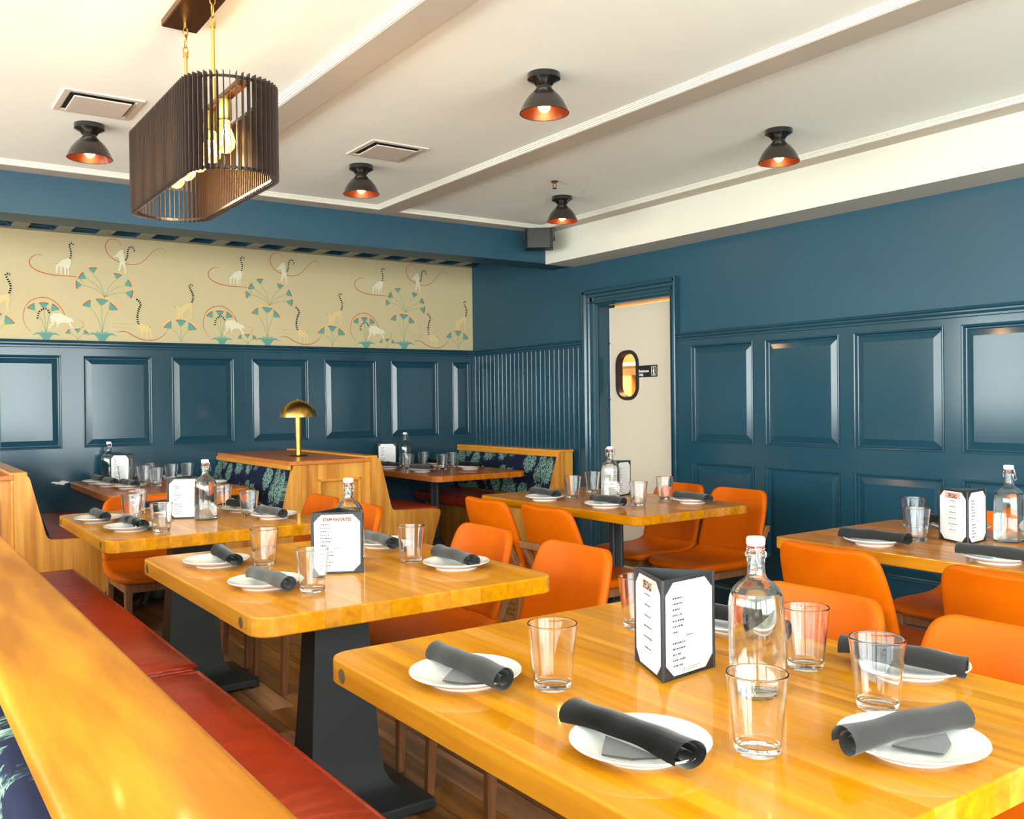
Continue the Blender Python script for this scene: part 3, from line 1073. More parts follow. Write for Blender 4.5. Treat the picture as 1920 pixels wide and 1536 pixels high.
def double_bench():
    root = thing('double_bench', 'oak double booth bench with floral back cushions under the brass lamp', 'bench', (2.43, 5.51, 0), group='oak booth benches along the back wall')
    YW = YB - .03
    # right end board (B3 side)
    slab_xz('end_board', round_poly([(2.695, .06), (3.08, .06), (3.245, .565), (2.862, .580), (2.775, .940), (2.695, .938)], [0, 0, .045, .03, .035, 0]), YP - .012, YP + .02, 'oak', root)
    # left end board (B2 side)
    slab_xz('end_board', round_poly([(2.262, .06), (2.262, .925), (2.178, .925), (2.098, .580), (1.716, .565), (1.86, .06)], [0, 0, .01, .03, .045, 0]), YP - .012, YP + .02, 'oak', root)
    # framed end panel between
    G().box((2.262, YP, .06), (2.345, YP + .02, .925)).obj('panel_stile', 'oak', root, world=True)
    G().box((2.640, YP, .06), (2.695, YP + .02, .925)).obj('panel_stile', 'oak', root, world=True)
    G().box((2.345, YP, .815), (2.640, YP + .02, .925)).obj('panel_rail', 'oak', root, world=True)
    G().box((2.345, YP, .06), (2.640, YP + .02, .20)).obj('panel_rail', 'oak', root, world=True)
    G().box((2.345, YP + .014, .20), (2.640, YP + .02, .815)).obj('panel_field', 'oak', root, world=True)
    g = G()
    for a, b in (((2.345, .200), (2.362, .815)), ((2.623, .200), (2.640, .815)), ((2.345, .798), (2.640, .815)), ((2.345, .200), (2.640, .217))):
        g.box((a[0], YP - .010, a[1]), (b[0], YP + .018, b[1]), .005, 2)
    g.obj('panel_moulding', 'oak_edge', root, world=True)
    G().box((2.690, YP - .016, .06), (2.702, YP + .01, .935), .002, 1).obj('edge_strip', 'oak_edge', root, world=True)
    G().box((2.20, YP + .02, .0), (2.76, YW, .90)).obj('core', 'oak', root, world=True)
    G().box((1.90, YP + .04, .0), (3.06, YW, .06)).obj('plinth', 'gap_dark', root, world=True)
    # top slab with edge and lip
    G().box((2.150, YP - .02, .912), (2.705, YW, .938), .004, 2).obj('top_board', 'oak_top', root, world=True)
    G().box((2.140, YP - .016, .884), (2.160, YW, .914), .004, 1).obj('top_trim', 'oak_edge', root, world=True)
    G().box((2.690, YP + .02, .912), (2.775, YW, .950), .006, 2).obj('top_lip', 'oak_edge', root, world=True)
    # floral backs: slanting
    for s, c in ((-1, 2.43), (1, 2.465)):
        q = lambda xx: c + s * abs(xx)
        poly = [(c + s * .260, .885), (c + s * .300, .875), (c + s * .385, .57), (c + s * .26, .57)]
        if s < 0:
            poly = [(2.19, .885), (2.150, .880), (2.062, .575), (2.19, .575)]
        else:
            poly = [(2.74, .90), (2.772, .89), (2.885, .575), (2.74, .575)]
        g = G().prism(poly, lambda u, v, t: (u, t, v), YP + .022, YW)
        o = g.obj('back_cushion', 'floral_fabric', root, world=True)
    # seat boxes and cushions
    G().box((2.79, YP + .02, .06), (3.09, YW, .50)).obj('seat_box', 'oak', root, world=True)
    G().box((1.85, YP + .02, .06), (2.13, YW, .50)).obj('seat_box', 'oak', root, world=True)
    cushion('seat_cushion', 2.83, 3.235, YP + .022, YW, .50, .585, root)
    cushion('seat_cushion', 1.73, 2.12, YP + .022, YW, .50, .585, root)
    return root


DB = double_bench()
db2 = copy_tree(DB)
db2.location.x -= 2.075
db2['label'] = 'oak double booth bench with red seat at the left edge'

# wall-side bench in the corner
wbn = thing('wall_bench', 'oak corner booth bench with floral back against the beadboard wall', 'bench', (4.3, 5.51, 0), group='oak booth benches along the back wall')
YW = YB - .03
slab_xz('end_board', round_poly([(4.405, .06), (4.405, .915), (4.285, .915), (4.185, .575), (3.80, .565), (3.93, .06)], [0, 0, .01, .03, .045, 0]), YP - .012, YP + .02, 'oak', wbn)
G().box((4.30, YP - .014, .60), (4.312, YP - .010, .90)).obj('edge_strip', 'oak_edge', wbn, world=True)
G().box((4.255, YP - .02, .905), (4.41, YW, .925), .004, 2).obj('top_board', 'oak_edge', wbn, world=True)
G().box((4.255, YP - .012, .872), (4.285, YW, .906), .004, 1).obj('top_trim', 'oak_edge', wbn, world=True)
G().prism([(4.30, .875), (4.262, .870), (4.165, .575), (4.30, .575)], lambda u, v, t: (u, t, v), YP + .022, YW).obj('back_cushion', 'floral_fabric', wbn, world=True)
G().box((4.28, YP + .02, 0), (4.41, YW, .905)).obj('core', 'oak', wbn, world=True)
G().box((3.93, YP + .02, .03), (4.28, YW, .47)).obj('seat_box', 'oak', wbn, world=True)
cushion('seat_cushion', 3.815, 4.20, YP + .022, YW, .47, .56, wbn)

# foreground banquette with the long ledge
bq = thing('banquette', 'long banquette with honey wood ledge and red vinyl seats', 'bench', (.30, 2.0, 0))
prof = round_poly([(.137, .906), (.310, .906), (.310, .936), (.137, .936)], [.008, .006, .012, .014], 5)
G().prism(prof, lambda u, v, t: (u, t, v), -.9, 4.88).obj('ledge', 'ledge_wood', bq, smooth=50, world=True)
G().box((.150, -.85, .872), (.298, 4.86, .908), .005, 2).obj('ledge_trim', 'oak_edge', bq, world=True)
G().box((.165, -.85, 0), (.285, 4.86, .874)).obj('core', 'oak', bq, world=True)
G().prism(round_poly([(.168, .862), (.128, .855), (.090, .50), (.168, .50)], [0, .02, .02, 0]), lambda u, v, t: (u, t, v), -.83, 4.84).obj('back_cushion', 'floral_fabric', bq, smooth=60, world=True)
G().prism(round_poly([(.282, .862), (.322, .855), (.36, .52), (.282, .52)], [0, .02, .02, 0]), lambda u, v, t: (u, t, v), -.83, 4.84).obj('back_cushion', 'floral_fabric', bq, smooth=60, world=True)
G().box((.285, -.85, .05), (.745, 4.84, .445)).obj('seat_box', 'oak', bq, world=True)
cushion('seat_cushion', .300, .805, 2.835, 4.85, .445, .535, bq, puff=.022)
cushion('seat_cushion', .300, .808, .82, 2.815, .445, .520, bq, puff=.022)
cushion('seat_cushion', -.34, .10, .3, 4.5, .445, .50, bq)

# ------------------------------------------------------------------ tables
def h_at(xv, x0, x1, H, r):
    """half extent in y of a rounded rectangle at xv"""
    d = min(xv - x0, x1 - xv)
    if d >= r:
        return H
    d = max(d, 0.)
    return H - r + math.sqrt(max(0., r * r - (r - d) ** 2))


def table_top(root, w, l, mt, r=.05, th=.05, sw=.0465):
    n = max(8, round(w / sw))
    cuts = [-w / 2 + w * i / n for i in range(n + 1)]
    for i in range(1, n):
        cuts[i] += random.uniform(-.006, .006)
    H = l / 2
    lv = [(ZT - th, .003), (ZT - th + .003, 0.), (ZT - .0035, 0.), (ZT - .001, .001), (ZT, .0035)]
    for a, b in zip(cuts, cuts[1:]):
        near = a < -w / 2 + r or b > w / 2 - r
        m_ = 6 if near else 1
        if near:
            xs = [a + (b - a) * (1 - cos(pi * q / m_)) / 2 for q in range(m_ + 1)]
        else:
            xs = [a, b]
        rings = []
        for z, ins in lv:
            pts = []
            cx = [min(max(q, -w / 2 + ins), w / 2 - ins) for q in xs]
            for q in cx:
                pts.append((q, -(h_at(q, -w / 2 + ins, w / 2 - ins, H - ins, r - ins)), z))
            for q in reversed(cx):
                pts.append((q, h_at(q, -w / 2 + ins, w / 2 - ins, H - ins, r - ins), z))
            rings.append(pts)
        G().loft(rings).obj('stave', mt, root)


def pedestal(root):
    g = G()
    secs = [(.73, .085, .045), (.5, .096, .055), (.3, .108, .066), (.18, .116, .074), (.12, .125, .084), (.085, .145, .100), (.060, .175, .125), (.045, .215, .155), (.038, .250, .188)]
    rings = [[(-hx, -hy, z), (hx, -hy, z), (hx, hy, z), (-hx, hy, z)] for z, hx, hy in secs]
    g.loft(rings)
    g.obj('pedestal_column', 'cast_iron', root, smooth=35)
    G().box((-.252, -.19, .006), (.252, .19, .040), .006, 2).obj('base_plate', 'cast_iron', root)
    for sx_ in (-1, 1):
        for sy_ in (-1, 1):
            G().lathe([(0, 0), (.018, 0), (.018, .007), (0, .007)], 10, (sx_ * .22, sy_ * .16, 0)).obj('glide', 'gap_dark', root)
    G().box((-.30, -.24, .722), (.30, .24, .731)).obj('top_plate', 'cast_iron', root)


def fluted(root, y=0., x=0.):
    g = G()
    prof = [(0, .26), (.040, .26), (.036, .27), (.036, .70), (.042, .705), (.042, .715), (.07, .72), (.07, .73), (0, .73)]
    g.lathe(prof, 72, (x, y, 0), 12, .006)
    g.obj('fluted_column', 'cast_iron', root, smooth=30)
    prof = [(0, .03), (.05, .03), (.075, .05), (.082, .09), (.07, .125), (.05, .14), (.052, .15), (.062, .165), (.066, .19), (.058, .21), (.044, .225), (.046, .235), (.05, .245), (.044, .262), (0, .262)]
    G().lathe(prof, 28, (x, y, 0)).obj('turned_base', 'cast_iron', root, smooth=40)
    for q in range(4):
        a = pi / 4 + q * pi / 2
        path = [(x + q_ * cos(a), y + q_ * sin(a), z_) for q_, z_ in ((.05, .10), (.10, .085), (.14, .050), (.165, .024))]
        G().tube(smooth_path(path, 4), [.026 - .0008 * i for i in range(13)], 8).obj('foot', 'cast_iron', root, smooth=60)


def bolt_recess_discs(root, w, l, ys):
    for yy in ys:
        g = G()
        pr_ = [(.0150, -.001), (.0150, .0010), (.0118, .0012), (.0112, .0004), (0, .0006)]
        g.lathe([(r_, -z_) for r_, z_ in pr_], 16)
        o = g.obj('bolt_recess_disc', 'plug', root, smooth=40, recalc=True)
        o.location = (-w / 2, yy, ZT - .026)
        o.rotation_euler = (0, R(90), 0)


def table(name, label, x0, x1, y0, y1, kind, mt, r=.05, group=None, sw=.0465):
    t = thing(name, label, 'table', ((x0 + x1) / 2, (y0 + y1) / 2, 0), 0, group)
    w, l = x1 - x0, y1 - y0
    table_top(t, w, l, mt, r, .05 if kind == 'ped' else .042, sw)
    if kind == 'ped':
        pedestal(t)
        bolt_recess_discs(t, w, l, (l / 2 - .085, -l / 2 + .105))
    else:
        fluted(t, -.03 if name == 'pedestal_table' else 0., .042 if name == 'pedestal_table' else 0.)
    return t


GT = 'butcher block dining tables'
table('bench_table', 'large honey butcher-block table in the foreground', .770, 1.692, .645, 1.790, 'ped', 'table_wood', .055, GT)
table('bench_table', 'honey butcher-block table with the staff favorites menu, second along the banquette', .758, 1.675, 2.172, 3.300, 'ped', 'table_wood', .055, GT)
table('bench_table', 'honey butcher-block table at the far end of the banquette', .742, 1.670, 3.775, 4.860, 'ped', 'table_wood', .045, GT)
table('pedestal_table', 'honey table on a fluted iron pedestal before the white door', 2.775, 3.530, 3.020, 4.300, 'flu', 'table_wood_wall_reflection', .045, GT)
table('pedestal_table', 'honey table beside the panelled wall at the right edge', 2.775, 3.560, 1.05, 2.270, 'flu', 'table_wood_wall_reflection', .03, GT)
table('booth_table', 'dark honey table in the left booth against the back wall', 1.130, 1.950, 5.640, 6.940, 'flu', 'booth_wood', .04, GT)
table('booth_table', 'dark honey table in the corner booth below the beadboard', 3.230, 4.010, 5.545, 6.940, 'flu', 'booth_wood', .06, GT)

# ------------------------------------------------------------------ chairs
def chair_proto():
    t = thing('dining_chair', 'tan leather dining chair', 'chair', group='tan leather dining chairs')
    # profile rows (x, z, half width, edge forward curl)
    seat_rows = [(.232, .415, .130, 0), (.236, .438, .165, 0), (.215, .456, .196, 0), (.15, .462, .222, .004), (.05, .455, .228, .008), (-.06, .450, .226, .010), (-.140, .452, .222, .012), (-.190, .468, .217, .016), (-.212, .492, .214, .02)]
    back_rows = [(-.205, .480, .214, .022), (-.222, .512, .213, .028), (-.245, .575, .212, .034), (-.268, .650, .208, .036), (-.292, .725, .200, .034), (-.306, .775, .190, .030), (-.313, .797, .172, .026), (-.316, .806, .140, .02)]

    def shell(rows, name, back):
        g = G()
        nv = 10
        grid = []
        for (x_, z_, hw, c) in rows:
            row = []
            for j in range(nv + 1):
                q = -1 + 2 * j / nv
                xx = x_ + (c * q * q if back else 0)
                zz = z_ + (0 if back else c * q * q)
                row.append(g.bm.verts.new((xx, hw * q, zz)))
            grid.append(row)
        for i in range(len(grid) - 1):
            for j in range(nv):
                g.bm.faces.new((grid[i][j], grid[i + 1][j], grid[i + 1][j + 1], grid[i][j + 1]))
        bm = g.bm
        bm.normal_update()
        ref = Vector((1, 0, .15)) if back else Vector((0, 0, 1))
        if sum((f.normal.dot(ref) for f in bm.faces)) < 0:
            bmesh.ops.reverse_faces(bm, faces=bm.faces)
        o = g.obj(name, 'orange_leather', t, smooth=180, recalc=False)
        s = o.modifiers.new('thick', 'SOLIDIFY')
        s.thickness = .034 if back else .045
        s.offset = -1
        u = o.modifiers.new('sub', 'SUBSURF')
        u.levels = u.render_levels = 2
        return o
    shell(seat_rows, 'seat', False)
    shell(back_rows, 'backrest', True)

    def bar(name, p, q, a, b, w2=None):
        """square bar from p to q, section a (x) by b (y), tapering to w2"""
        g = G()
        w2 = w2 or (a, b)
        g.loft([[(p[0] + sx_ * a / 2, p[1] + sy_ * b / 2, p[2]) for sx_, sy_ in ((-1, -1), (1, -1), (1, 1), (-1, 1))],
                [(q[0] + sx_ * w2[0] / 2, q[1] + sy_ * w2[1] / 2, q[2]) for sx_, sy_ in ((-1, -1), (1, -1), (1, 1), (-1, 1))]])
        es = list(g.bm.edges)
        bmesh.ops.bevel(g.bm, geom=es, offset=.003, segments=1, affect='EDGES')
        return g.obj(name, 'walnut', t)
    for s in (-1, 1):
        bar('leg', (.165, s * .170, .420), (.185, s * .180, 0), .040, .034, (.028, .026))
        bar('leg', (-.195, s * .178, .410), (-.270, s * .184, 0), .042, .032, (.028, .026))
        bar('back_post', (-.305, s * .180, .615), (-.190, s * .178, .395), .034, .030, (.042, .032))
        g = G()
        g.box((-.21, s * .178 - .012, .372), (.175, s * .170 + .012, .414), .003, 1)
        g.obj('side_rail', 'walnut', t)
    G().box((.155, -.165, .372), (.180, .165, .414), .003, 1).obj('front_rail', 'walnut', t)
    G().box((-.318, -.195, .585), (-.290, .195, .618), .003, 1).obj('back_rail', 'walnut', t)
    return t


ch0 = chair_proto()
# x,y of seat centre; rz=0 faces +x
CH = [
    (1.705, 1.50, 180, 'tan chair facing the foreground table, the farther of its two'),
    (1.705, 1.00, 180, 'tan chair facing the foreground table, cut by the right edge'),
    (1.690, 2.475, 180, 'tan chair at the near corner of the staff favorites menu table'),
    (1.705, 3.065, 180, 'tan chair at the far corner of the staff favorites menu table'),
    (1.690, 4.130, 180, 'tan chair behind the bottle neck, below the oak framed panel'),
    (1.700, 4.640, 180, 'tan chair at the last banquette table, nearest the floral booth back'),
    (2.890, 3.945, 0, 'tan chair seen from behind beside the corner booth, farther from the camera'),
    (2.910, 3.465, 0, 'tan chair seen from behind at the near left of the door table'),
    (3.625, 3.440, 180, 'tan chair facing left by the blue panels, showing its whole seat'),
    (3.640, 3.905, 180, 'tan chair facing left right in front of the white door'),
    (2.930, 1.930, 0, 'tan chair seen from behind at the far left of the right edge table'),
    (2.925, 1.330, 0, 'tan chair with its wooden back rail showing at the right edge'),
    (3.640, 2.020, 180, 'tan chair between the right edge table and the panelled wall'),
    (1.215, 4.980, -90, 'tan chair at the head of the last banquette table, half hidden below'),
]
for i, (cx, cy, rz, lab) in enumerate(CH):
    o = ch0 if i == 0 else copy_tree(ch0)
    o.location = (cx, cy, 0)
    o.rotation_euler = (0, 0, R(rz))
    o['label'] = lab

# ------------------------------------------------------------------ tableware
plate_me = G().lathe([(0, .004), (.056, .004), (.058, 0), (.064, 0), (.066, .005), (.085, .011), (.1035, .0195), (.1050, .0215), (.1045, .0232), (.1020, .0228), (.086, .0165), (.066, .0095), (.03, .0085), (0, .0085)], 48).mesh('plate', 'china', smooth=50)
glass_me = G().lathe([(0, .003), (.026, .003), (.030, 0), (.0325, .0015), (.0340, .008), (.0453, .1150), (.0456, .1166), (.0454, .1178), (.0447, .1185), (.0439, .1184), (.0433, .1177), (.0430, .1166), (.0428, .1150), (.0320, .016), (.029, .0135), (0, .0125)], 40).mesh('glass', 'clear_glass', smooth=40)


def napkin_mesh(seed, L=.232):
    """cloth rolled around cutlery: a loose spiral sheet, a little flattened, with uneven ends"""
    rnd = random.Random(seed)
    turns = 2.5
    nseg, nl = 46, 18
    g = G()
    rows = []
    bend = rnd.uniform(-.006, .006)
    ph = rnd.uniform(0, 6)
    skew = rnd.uniform(.006, .014) * rnd.choice((-1, 1))
    for i in range(nl + 1):
        s = -.5 + i / nl
        row = []
        sag = -.0035 * (2 * s) ** 2
        wide = 1 + .10 * sin(ph + 5 * s) * .5 - .06 * (s + .5)
        end = max(0., (abs(s) - .40) / .10)
        for j in range(nseg + 1):
            q = j / nseg
            r_ = (.0040 + .0205 * q ** .8) * wide
            r_ += (.0011 * sin(9 * q + 14 * s + ph) + .0008 * sin(23 * q - 9 * s)) * q + .0022 * end * q
            a = R(205) - turns * 2 * pi * (1 - q) + .25 * s
            px = bend * (1 - (2 * s) ** 2) + r_ * 1.10 * cos(a)
            pz = r_ * .90 * sin(a) + sag
            # the ends of the cloth are not cut square
            off = end * (.012 * (q - .6) * (1 if s > 0 else -1) + skew * .5 * cos(a) + .003 * sin(7 * q + ph))
            row.append(g.bm.verts.new((px, s * L + off, pz)))
        rows.append(row)
    for i in range(nl):
        for j in range(nseg):
            g.bm.faces.new((rows[i][j], rows[i + 1][j], rows[i + 1][j + 1], rows[i][j + 1]))
    bmesh.ops.solidify(g.bm, geom=list(g.bm.faces), thickness=.0034)
    return g.mesh('napkin_roll', 'napkin_cloth', smooth=60)


NAP = [napkin_mesh(s) for s in (3, 5, 8)]
g = G()
g.loft([[(.0, -.070, .004), (-.030, -.045, .002), (-.050, -.004, .0015), (-.026, .018, .002), (.0, .040, .004)], [(.0, -.070, .0065), (-.030, -.045, .0052), (-.050, -.004, .0040), (-.026, .018, .0050), (.0, .040, .0065)]])
flap_me = g.mesh('napkin_corner', 'napkin_cloth')

SEATS = 0


def setting(px, py, rot, seat, nap=True, npos=None, flap=0):
    global SEATS
    tag(link('plate', plate_me, loc=(px, py, ZT)), 'white plate ' + seat, 'plate', 'white side plates')
    if nap:
        nx_, ny_ = npos or (px, py)
        t = thing('napkin', 'rolled charcoal napkin ' + seat, 'napkin', (nx_, ny_, ZT + .0365), R(rot), 'rolled charcoal napkins')
        link('napkin_roll', NAP[SEATS % 3], t)
        if flap:
            f_ = link('napkin_corner', flap_me, t, loc=(-.008 * flap, 0, -.0245), rot=(0, 0, 0 if flap > 0 else pi))
        SEATS += 1


def tumbler(x, y, where):
    tag(link('drinking_glass', glass_me, loc=(x, y, ZT)), 'empty clear drinking glass ' + where, 'glass', 'clear drinking glasses')


# swing-top water bottle
def bottle_proto():
    t = thing('water_bottle', 'swing top water bottle', 'bottle', group='swing top water bottles')
    outer = [(0, .004), (.030, .003), (.044, 0), (.0485, .004), (.0495, .012), (.0495, .150), (.0475, .165), (.042, .178), (.032, .189), (.022, .196), (.0172, .203), (.0158, .212), (.0155, .232), (.0185, .236), (.0185, .244), (.0160, .247), (.0160, .254)]
    inner = [(.0115, .254), (.0118, .232), (.0125, .210), (.0150, .201), (.0200, .193), (.030, .185), (.040, .174), (.0450, .162), (.0468, .150), (.0468, .014), (.044, .007), (.020, .009), (0, .011)]
    G().lathe(outer + inner, 40).obj('body', 'bottle_glass', t, smooth=40)
    wat = [(0, .0105), (.020, .0088), (.0441, .0072), (.0470, .0142), (.0470, .148), (.0452, .160), (.041, .1725), (0, .1725)]
    G().lathe(wat, 40).obj('water', 'water', t, smooth=40)
    G().lathe([(0, .2565), (.0150, .2565), (.0165, .259), (.0168, .268), (.0150, .2715), (0, .2725)], 24).obj('stopper', 'ceramic', t, smooth=40)
    G().lathe([(0, .2535), (.0148, .2535), (.0156, .255), (.0148, .257), (0, .257)], 24).obj('seal', 'rubber_red', t, smooth=40)
    g = G()
    for s in (-1, 1):
        path = [(s * .0175, .0, .265), (s * .0235, .002, .255), (s * .0245, .006, .238), (s * .0225, .012, .224), (s * .0205, .006, .220), (s * .020, 0, .232), (s * .0190, -.001, .240)]
        g.tube(smooth_path(path, 4), .0013, 6)
    ring = [(.0192 * cos(a), .0192 * sin(a), .240) for a in [2 * pi * i / 20 for i in range(20)]]
    g.tube(ring, .0012, 5, closed=True)
    g.tube([(-.0178, 0, .265), (.0178, 0, .265)], .0013, 6)
    g.obj('wire_bail', 'steel_wire', t, smooth=60)
    return t


bt0 = bottle_proto()
BOT = [(1.302, 1.104, 215, 'water bottle with white stopper on the foreground table'),
       (1.302, 2.811, 240, 'water bottle behind the staff favorites menu'),
       (1.250, 4.215, 300, 'water bottle before the menu on the far banquette table'),
       (3.235, 3.720, 320, 'water bottle on the table before the white door'),
       (3.318, 1.672, 250, 'water bottle beside the menu at the right edge'),
       (1.366, 6.820, 300, 'water bottle in the left booth against the back wall'),
       (3.623, 6.720, 310, 'water bottle in the corner booth beside the small menu')]
for i, (x_, y_, rz, lab) in enumerate(BOT):
    o = bt0 if i == 0 else copy_tree(bt0)
    o.location = (x_, y_, ZT)
    o.rotation_euler = (0, 0, R(rz))
    o['label'] = lab

# three-sided menu holder


def text_lines(style, W, H):
    """printed rows as small broken dashes (too fine to read); u across, v up; returns mesh built in (u, v)"""
    rnd = random.Random(style * 13 + 5)
    dark, grey = G(), G()

    def row(g, v, u0, u1, h):
        u = u0
        while u < u1 - .002:
            w_ = rnd.uniform(.0018, .006)
            g.face([(u, v, 0), (min(u + w_, u1), v, 0), (min(u + w_, u1), v + h, 0), (u, v + h, 0)])
            u += w_ + rnd.uniform(.0008, .0018)
    if style == 0:       # item name left, thin line after
        v = H * .32
        for i in range(7):
            n_ = rnd.uniform(.018, .034)
            row(dark, v, -W * .36, -W * .36 + n_, .0033)
            row(grey, v - .0005, -W * .36 + n_ + .008, W * .30, .0007)
            v -= .0105
        row(dark, v + .001, -.010, .012, .0022)
        v -= .0100
        for i in range(5):
            n_ = rnd.uniform(.020, .038)
            row(dark, v, -W * .36, -W * .36 + n_, .0033)
            v -= .0105
        row(grey, v + .003, -.03, .03, .0014)
        row(grey, v - .001, -.024, .024, .0014)
    else:                # centred blocks
        v = H * .30
        for i in range(6):
            n_ = rnd.uniform(.014, .024)
            row(dark, v, -n_, n_, .0028)
            row(grey, v - .0050, -n_ * 1.4, n_ * 1.4, .0010)
            row(grey, v - .0080, -n_ * .9, n_ * .9, .0010)
            v -= .0205
    return dark, grey


SIDE, MH = .156, .187


def menu_proto(staff):
    t = thing('menu_stand', 'menu stand', 'menu', group='three sided menu stands')
    ri = SIDE / (2 * math.sqrt(3))
    titles = ['STAFF FAVORITES' if staff else '', 'SPECIALS', 'SPECIALS']
    for i in range(3):
        a = R(120 * i)
        rot = Matrix.Rotation(a, 4, 'Z')
        # local: panel lies in plane x = ri, facing +x; u runs along +y
        p = G().box((ri - .004, -SIDE / 2 + .002, 0), (ri, SIDE / 2 - .002, MH), .0012, 1).obj('side_panel', 'menu_black', t)
        p.matrix_local = rot
        W, H = SIDE - .018, MH - .014
        c = .022
        pg = [(-W / 2 + c, -H / 2), (W / 2 - c, -H / 2), (W / 2, -H / 2 + c), (W / 2, H / 2 - c), (W / 2 - c, H / 2), (-W / 2 + c, H / 2), (-W / 2, H / 2 - c), (-W / 2, -H / 2 + c)]
        M_ = Matrix(((0, 0, 1, ri + .0006), (1, 0, 0, 0), (0, 1, 0, MH / 2), (0, 0, 0, 1)))
        o = G().prism(pg, lambda u, v, tt: (u, v, tt), -.0004, .0).obj('menu_page', 'paper', p)
        o.matrix_local = M_
        if titles[i]:
            band = G()
            bw = .42 if i == 0 else .30
            bh0, bh1 = (.375, .455) if i == 0 else (.355, .480)
            band.face([(-W * bw, H * bh0, .0002), (W * bw, H * bh0, .0002), (W * bw, H * bh1, .0002), (-W * bw, H * bh1, .0002)])
            o = band.obj('title_band', 'pink_band', p, recalc=False)
            o.matrix_local = M_
            tm = text_mesh(titles[i], .0135 if i == 0 else .022, 'ink', .0004, .0001, 'CENTER')
            o = link('title_lettering', tm, p)
            o.matrix_local = M_ @ Matrix.Translation((0, H * (bh0 + .014), .0006)) @ Matrix.Scale(.80 if i == 0 else .52, 4, (1, 0, 0))
        d_, g_ = text_lines(0 if i == 0 else 1, W, H)
        for gg, mt in ((d_, 'ink'), (g_, 'ink_grey')):
            o = gg.obj('printed_lines', mt, p, recalc=False)
            o['kind'] = 'stuff'
            o.matrix_local = M_ @ Matrix.Translation((0, 0, .0003))
        # binding edge between two sides
        ca = a + R(60)
        rr_ = SIDE / math.sqrt(3) - .004
        G().tube([(rr_ * cos(ca), rr_ * sin(ca), .001), (rr_ * cos(ca), rr_ * sin(ca), MH)], .0042, 8).obj('binding', 'menu_black', t, smooth=60)
    return t


mn0, mn1 = menu_proto(False), menu_proto(True)
# rz turns side 0 towards that direction
MEN = [(1.258, 1.276, -84, 'menu stand showing two sides on the foreground table'),
       (1.189, 2.646, -118, 'menu stand reading staff favorites on the second banquette table'),
       (1.205, 4.345, -118, 'menu stand behind the bottle on the far banquette table'),
       (3.345, 3.795, -71, 'menu stand beside the bottle before the white door'),
       (3.196, 1.768, -84, 'menu stand showing two sides at the right edge'),
       (1.440, 6.700, -140, 'menu stand in the left booth against the back wall'),
       (3.500, 6.790, -125, 'small menu stand in the corner booth')]
for i, (x_, y_, rz, lab) in enumerate(MEN):
    o = mn0 if i == 0 else (mn1 if i == 1 else copy_tree(mn0))
    o.location = (x_, y_, ZT)
    o.rotation_euler = (0, 0, R(rz))
    o['label'] = lab

T1, T2, T3, T4, T5, B2, B3 = ('the foreground table', 'the staff favorites table', 'the far banquette table', 'the table before the white door', 'the right edge table', 'the left booth table', 'the corner booth table')
setting(.905, 1.455, 0, 'at the far bench seat of ' + T1, npos=(.905, 1.445), flap=1)
setting(.926, 1.005, 3, 'at the near bench seat of ' + T1, npos=(.908, 1.010), flap=1)
setting(1.248, .772, -100, 'at the near end of ' + T1, npos=(1.242, .775), flap=-1)
setting(1.605, .995, 8, 'at the near chair of ' + T1, npos=(1.585, 1.000))
setting(1.600, 1.410, 4, 'half hidden behind the bottle and menu on ' + T1, npos=(1.575, 1.40))
for q in ((1.010, 1.325, 'at the far bench seat of ' + T1), (1.065, .903, 'nearest the camera on ' + T1), (1.434, 1.557, 'behind the menu on ' + T1), (1.474, 1.131, 'behind the bottle on ' + T1), (1.376, .912, 'beside the end plate of ' + T1)):
    tumbler(*q)
setting(.920, 2.992, -6, 'at the far bench seat of ' + T2, npos=(.945, 2.965))
setting(.922, 2.552, 4, 'at the near bench seat of ' + T2, npos=(.918, 2.50))
setting(1.522, 3.004, -4, 'at the far chair of ' + T2, npos=(1.49, 2.96))
setting(1.506, 2.468, -5, 'at the near chair of ' + T2, npos=(1.515, 2.488))
for q in ((1.042, 2.890, 'at the far bench seat of ' + T2), (1.004, 2.408, 'at the near bench seat of ' + T2), (1.448, 2.654, 'at the near chair of ' + T2)):
    tumbler(*q)
setting(.848, 4.458, 0, 'at the far bench seat of ' + T3, npos=(.850, 4.450))
setting(.893, 4.062, 2, 'at the near bench seat of ' + T3, npos=(.910, 4.058))
setting(1.490, 4.417, 10, 'at the far chair of ' + T3)
setting(1.515, 4.066, 5, 'at the near chair of ' + T3, npos=(1.492, 4.04))
setting(1.215, 4.700, 80, 'at the end seat of ' + T3)
for q in ((.968, 4.372, 'at the far bench seat of ' + T3), (.985, 3.930, 'at the near bench seat of ' + T3), (1.054, 4.642, 'at the end seat of ' + T3), (1.447, 4.591, 'at the far chair of ' + T3), (1.445, 4.200, 'at the near chair of ' + T3)):
    tumbler(*q)
setting(2.905, 3.862, -6, 'at the far left of ' + T4, npos=(2.935, 3.90))
setting(2.935, 3.412, -2, 'at the near left of ' + T4, npos=(2.950, 3.41))
setting(3.385, 3.270, -6, 'at the near right of ' + T4, npos=(3.36, 3.245))
for q in ((3.066, 3.830, 'at the far left of ' + T4), (3.332, 3.985, 'at the far right of ' + T4), (3.080, 3.335, 'at the near left of ' + T4), (3.376, 3.455, 'at the near right of ' + T4)):
    tumbler(*q)
setting(2.906, 1.932, 6, 'at the far left of ' + T5, npos=(2.880, 1.915))
setting(2.885, 1.487, 0, 'at the near left of ' + T5, npos=(2.850, 1.480))
setting(3.455, 1.925, -20, 'at the far right of ' + T5, npos=(3.43, 1.96))
for q in ((3.088, 1.882, 'at the far left of ' + T5), (3.400, 2.090, 'at the far right of ' + T5)):
    tumbler(*q)
